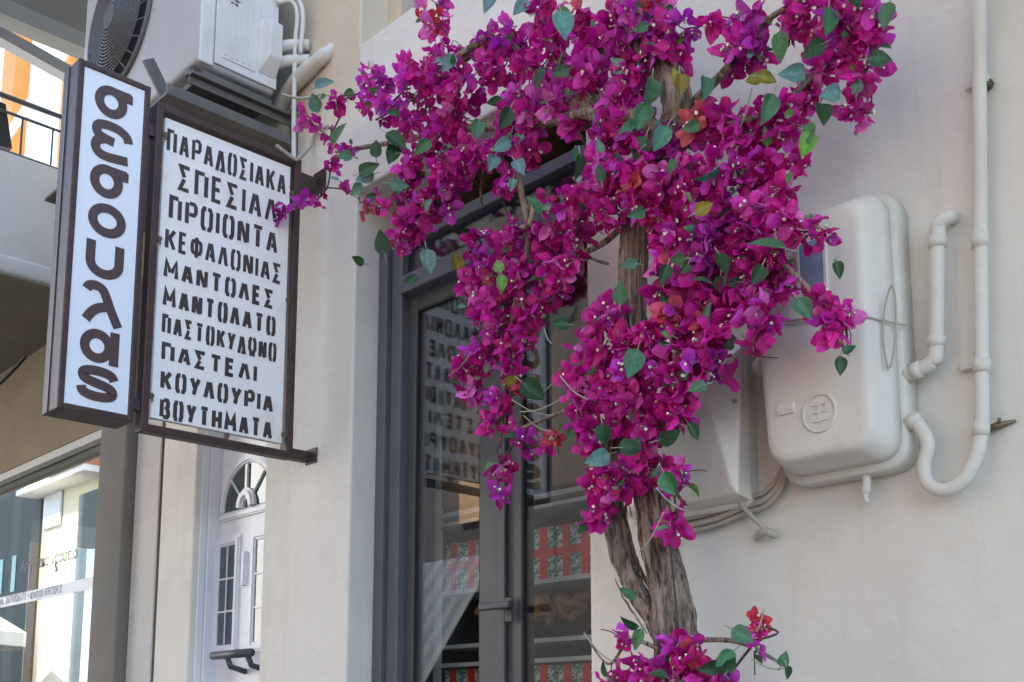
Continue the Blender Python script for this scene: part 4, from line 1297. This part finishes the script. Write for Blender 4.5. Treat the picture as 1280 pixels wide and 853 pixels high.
for i, (x, y, rx, ry) in enumerate(blobs):
    yy = depth_of(x, y)
    c0 = onY(x, y, yy)
    k = cdepth(c0) / FOC
    thick = min(rx, ry) * k * 1.1 + .02
    area = math.pi * rx * ry
    n = max(4, int(area / 118))
    fb_ = ([], [], []) if i in big else rest
    dirv = (CAM - c0).normalized()
    for _ in range(n):
        for _t in range(20):
            s = Vector((rnd.uniform(-1, 1), rnd.uniform(-1, 1), rnd.uniform(-1, 1)))
            if s.length < 1: break
        offs = RGT * s.x * rx * .84 * k + UPV * s.y * ry * .84 * k + FWD * s.z * thick
        p = c0 + offs
        if p.y > -.03: p.y = -.03 - rnd.uniform(0, .03)
        ax = (RGT * s.x + UPV * s.y * .8 - FWD * (s.z * .6)).normalized() * .8 + dirv * .55 + Vector((rnd.gauss(0, .5), rnd.gauss(0, .5), rnd.gauss(-.15, .5)))
        c = pick()
        q = (x + s.x * rx, y - s.y * ry)
        for (cx_, cy_) in CORAL:
            if (q[0] - cx_) ** 2 + (q[1] - cy_) ** 2 < 120: c = rnd.choice([(.78, .16, .17), (.66, .05, .08), (.76, .12, .22)])
        for (cx_, cy_) in PURP:
            if (q[0] - cx_) ** 2 + (q[1] - cy_) ** 2 < 250: c = rnd.choice([(.50, .03, .46), (.56, .06, .46), (.48, .012, .32)])
        small = rx < 14
        flower(fb_, (stem_b, cream_b), p, ax, (.050 if x < 390 and y > 240 else .036 if small else .042) * rnd.uniform(.65, 1.2), c)
    if i in big: clusters.append(fb_)
    centres.append(c0)
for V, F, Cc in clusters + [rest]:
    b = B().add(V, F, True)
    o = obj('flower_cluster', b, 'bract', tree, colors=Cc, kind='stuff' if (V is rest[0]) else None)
# -- leaves
LV = ([], [], [])
GREEN = [((.04, .115, .045), 5), ((.06, .17, .075), 5), ((.09, .22, .13), 2.5), ((.12, .28, .22), 1), ((.09, .23, .05), 2.5), ((.022, .065, .03), 2), ((.14, .25, .17), 2.5)]
def pickg():
    t = rnd.uniform(0, sum(q[1] for q in GREEN))
    for c, w_ in GREEN:
        t -= w_
        if t <= 0: return c
    return GREEN[0][0]
def leaf_at(p, d, nrm, ln, c, wr=None):
    V, F, Cc = LV
    d = d.normalized()
    side = d.cross(nrm).normalized()
    up_ = side.cross(d)
    o = len(V)
    rows_ = 8
    cup = rnd.uniform(-.5, .25)
    fold = rnd.uniform(.05, .35)
    wd = ln * (wr or rnd.uniform(.62, .82))
    for i in range(rows_ + 1):
        v = i / rows_
        ww = wd * (math.sin(math.pi * v ** .62) ** .9 if 0 < v < 1 else .02)
        q0 = p + d * ln * v + up_ * ln * cup * v * v * .6
        for j in (-1, -.5, 0, .5, 1):
            V.append(q0 + side * ww * .5 * j + up_ * abs(j) * ww * fold - d * (.10 * ln * abs(j) * (1 - v) if v < .4 else 0))
            k = 1.25 if j == 0 else 1.
            Cc.append(tuple(x * k for x in c))
    for i in range(rows_):
        for j in range(4):
            F.append((o + i * 5 + j, o + i * 5 + j + 1, o + (i + 1) * 5 + j + 1, o + (i + 1) * 5 + j))
    stem_b.tube([p - d * ln * .45 - up_ * .004, p + d * ln * .06], .0014, 4)
TEAL, MIDG, DARKG, LIME, OLIVE = (.12, .29, .24), (.06, .17, .085), (.022, .075, .03), (.15, .38, .08), (.24, .22, .03)
# x, y (middle of leaf), length in px, heading in degrees (0 = right, 90 = up), colour
KEY = [(705, 32, 42, 280, TEAL), (625, 183, 30, 210, TEAL), (790, 457, 46, 250, MIDG), (745, 574, 36, 200, TEAL), (838, 545, 34, 20, DARKG), (838, 606, 36, 300, MIDG), (1035, 118, 38, 200, TEAL), (990, 92, 40, 190, TEAL),
       (1108, 22, 36, 260, MIDG), (1102, 73, 34, 0, DARKG), (957, 306, 52, 170, MIDG), (885, 218, 42, 220, MIDG), (1048, 339, 26, 280, DARKG), (1062, 436, 22, 30, DARKG), (1050, 459, 26, 270, DARKG), (1006, 388, 34, 300, MIDG),
       (497, 178, 36, 320, DARKG), (425, 166, 34, 60, MIDG), (394, 128, 30, 110, MIDG), (407, 107, 30, 10, TEAL), (478, 302, 34, 100, DARKG), (447, 325, 20, 150, DARKG), (536, 328, 34, 280, TEAL), (512, 350, 22, 210, MIDG),
       (627, 356, 26, 270, LIME), (623, 332, 20, 100, LIME), (785, 779, 28, 160, DARKG), (797, 801, 32, 250, MIDG), (784, 741, 26, 150, MIDG), (980, 823, 22, 70, MIDG), (985, 842, 20, 280, DARKG), (1008, 182, 34, 250, LIME), (1012, 168, 30, 270, MIDG),
       (850, 108, 30, 270, OLIVE), (845, 95, 24, 120, OLIVE), (940, 100, 26, 200, OLIVE), (960, 98, 30, 350, OLIVE), (880, 112, 34, 270, MIDG), (975, 60, 40, 270, MIDG), (1015, 62, 38, 210, DARKG), (1033, 30, 42, 260, MIDG), (1028, 145, 36, 270, DARKG),
       (812, 118, 40, 260, MIDG), (802, 148, 38, 250, MIDG), (785, 160, 30, 200, MIDG), (825, 175, 36, 240, TEAL), (800, 190, 40, 250, DARKG), (960, 138, 44, 250, MIDG), (630, 150, 34, 240, DARKG), (668, 255, 30, 130, MIDG), (615, 205, 26, 250, TEAL),
       (430, 195, 22, 180, MIDG), (455, 222, 26, 200, TEAL), (445, 238, 22, 230, TEAL), (490, 195, 30, 250, DARKG), (527, 185, 28, 220, MIDG), (560, 80, 28, 230, TEAL), (500, 232, 26, 350, TEAL), (470, 185, 24, 90, DARKG), (462, 210, 30, 20, MIDG),
       (570, 325, 26, 100, OLIVE), (700, 405, 24, 180, DARKG), (668, 490, 40, 320, DARKG), (640, 475, 20, 30, OLIVE), (790, 560, 34, 0, DARKG), (755, 545, 30, 280, DARKG), (830, 345, 30, 250, DARKG), (905, 330, 34, 290, DARKG), (880, 260, 28, 30, OLIVE),
       (945, 345, 30, 240, DARKG), (775, 365, 30, 90, MIDG), (785, 330, 26, 180, MIDG), (870, 485, 26, 200, MIDG), (725, 210, 34, 270, DARKG), (750, 215, 26, 100, DARKG), (905, 825, 36, 220, MIDG), (930, 795, 34, 330, MIDG), (885, 835, 30, 190, DARKG), (915, 830, 24, 60, DARKG), (1070, 2, 26, 300, DARKG),
       (596, 165, 34, 260, MIDG), (675, 100, 30, 250, DARKG), (610, 5, 30, 250, TEAL), (650, 12, 34, 230, TEAL), (700, 90, 26, 200, MIDG), (720, 190, 24, 100, DARKG), (650, 210, 26, 300, TEAL), (640, 232, 20, 260, TEAL)]
for x, y, ln, hd, c in KEY:
    yy = depth_of(x, y) - .075
    p = onY(x, y, yy)
    k = cdepth(p) / FOC
    d = RGT * math.cos(R(hd)) + UPV * math.sin(R(hd)) - FWD * rnd.uniform(-.25, .35)
    nrm = -FWD + Vector((rnd.gauss(0, .3), rnd.gauss(0, .3), rnd.gauss(0, .3)))
    L_ = ln * k * .86
    leaf_at(p - d.normalized() * L_ / 2, d, nrm, L_, tuple(q * rnd.uniform(.85, 1.15) for q in c))
for (x, y, rx, ry), c0 in zip(blobs, centres):
    k = cdepth(c0) / FOC
    nl = (rx * ry / 420) * 1.15
    nl = int(nl) + (rnd.random() < nl - int(nl))
    for _ in range(nl):
        a_ = rnd.uniform(0, 6.28)
        s = Vector((math.cos(a_), math.sin(a_)))
        rr = rnd.uniform(.55, 1.2)
        p = c0 + RGT * s.x * rx * k * rr + UPV * s.y * ry * k * rr + FWD * rnd.uniform(-1.3, .3) * min(rx, ry) * k
        d = RGT * s.x + UPV * (s.y - .35) + Vector((rnd.gauss(0, .45), rnd.gauss(0, .45), rnd.gauss(-.1, .45)))
        nrm = -FWD + Vector((rnd.gauss(0, .6), rnd.gauss(0, .6), rnd.gauss(.2, .6)))
        leaf_at(p, d, nrm, rnd.uniform(.018, .046), pickg())
o = obj('foliage', B().add(LV[0], LV[1], True), 'leaf', tree, colors=LV[2], kind='stuff')
# -- thin twigs linking the sprays (nearest-neighbour tree), pale stalks
tw = B()
inn_ = {0}
outn = set(range(1, len(centres)))
best = {j: (0, (centres[j] - centres[0]).length) for j in outn}
while outn:
    j = min(outn, key=lambda q: best[q][1])
    i = best[j][0]
    a, c = centres[i], centres[j]
    if (a - c).length < .9:
        mid = (a + c) / 2 + Vector((rnd.gauss(0, .012), rnd.gauss(.02, .01), rnd.gauss(0, .012)))
        tw.tube(smooth_path([a, mid, c], 4), rnd.uniform(.0018, .0035), 5)
    outn.discard(j)
    inn_.add(j)
    for q in outn:
        dq = (centres[q] - c).length
        if dq < best[q][1]: best[q] = (j, dq)
for c0 in centres:
    for _ in range(1):
        e_ = c0 + Vector((rnd.gauss(0, .03), rnd.gauss(0, .03), rnd.gauss(0, .03)))
        tw.tube(smooth_path([c0, (c0 + e_) / 2 + Vector((rnd.gauss(0, .01), 0, rnd.gauss(.01, .01))), e_], 3), .0014, 4)
obj('twig', tw, 'twig', tree)
for (x0, y0, x1, y1) in ((735, 500, 700, 470), (590, 440, 560, 470), (660, 500, 690, 480), (1055, 425, 1062, 445), (1042, 325, 1050, 312), (820, 610, 860, 640), (830, 640, 800, 690), (690, 430, 680, 410), (955, 760, 945, 790), (730, 792, 770, 830), (985, 835, 940, 825), (940, 110, 925, 160), (1000, 190, 1010, 160), (640, 500, 690, 520), (650, 515, 700, 500), (655, 520, 690, 540)):
    p, q = onY(x0, y0, depth_of(x0, y0) - .06), onY(x1, y1, depth_of(x1, y1) - .05)
    stem_b.tube(smooth_path([p, (p + q) / 2 + Vector((0, 0, -.01)), q], 4), .0018, 5)
obj('stalk', stem_b, 'stem', tree)
obj('tiny_flower', cream_b, 'stamen', tree, kind='stuff')
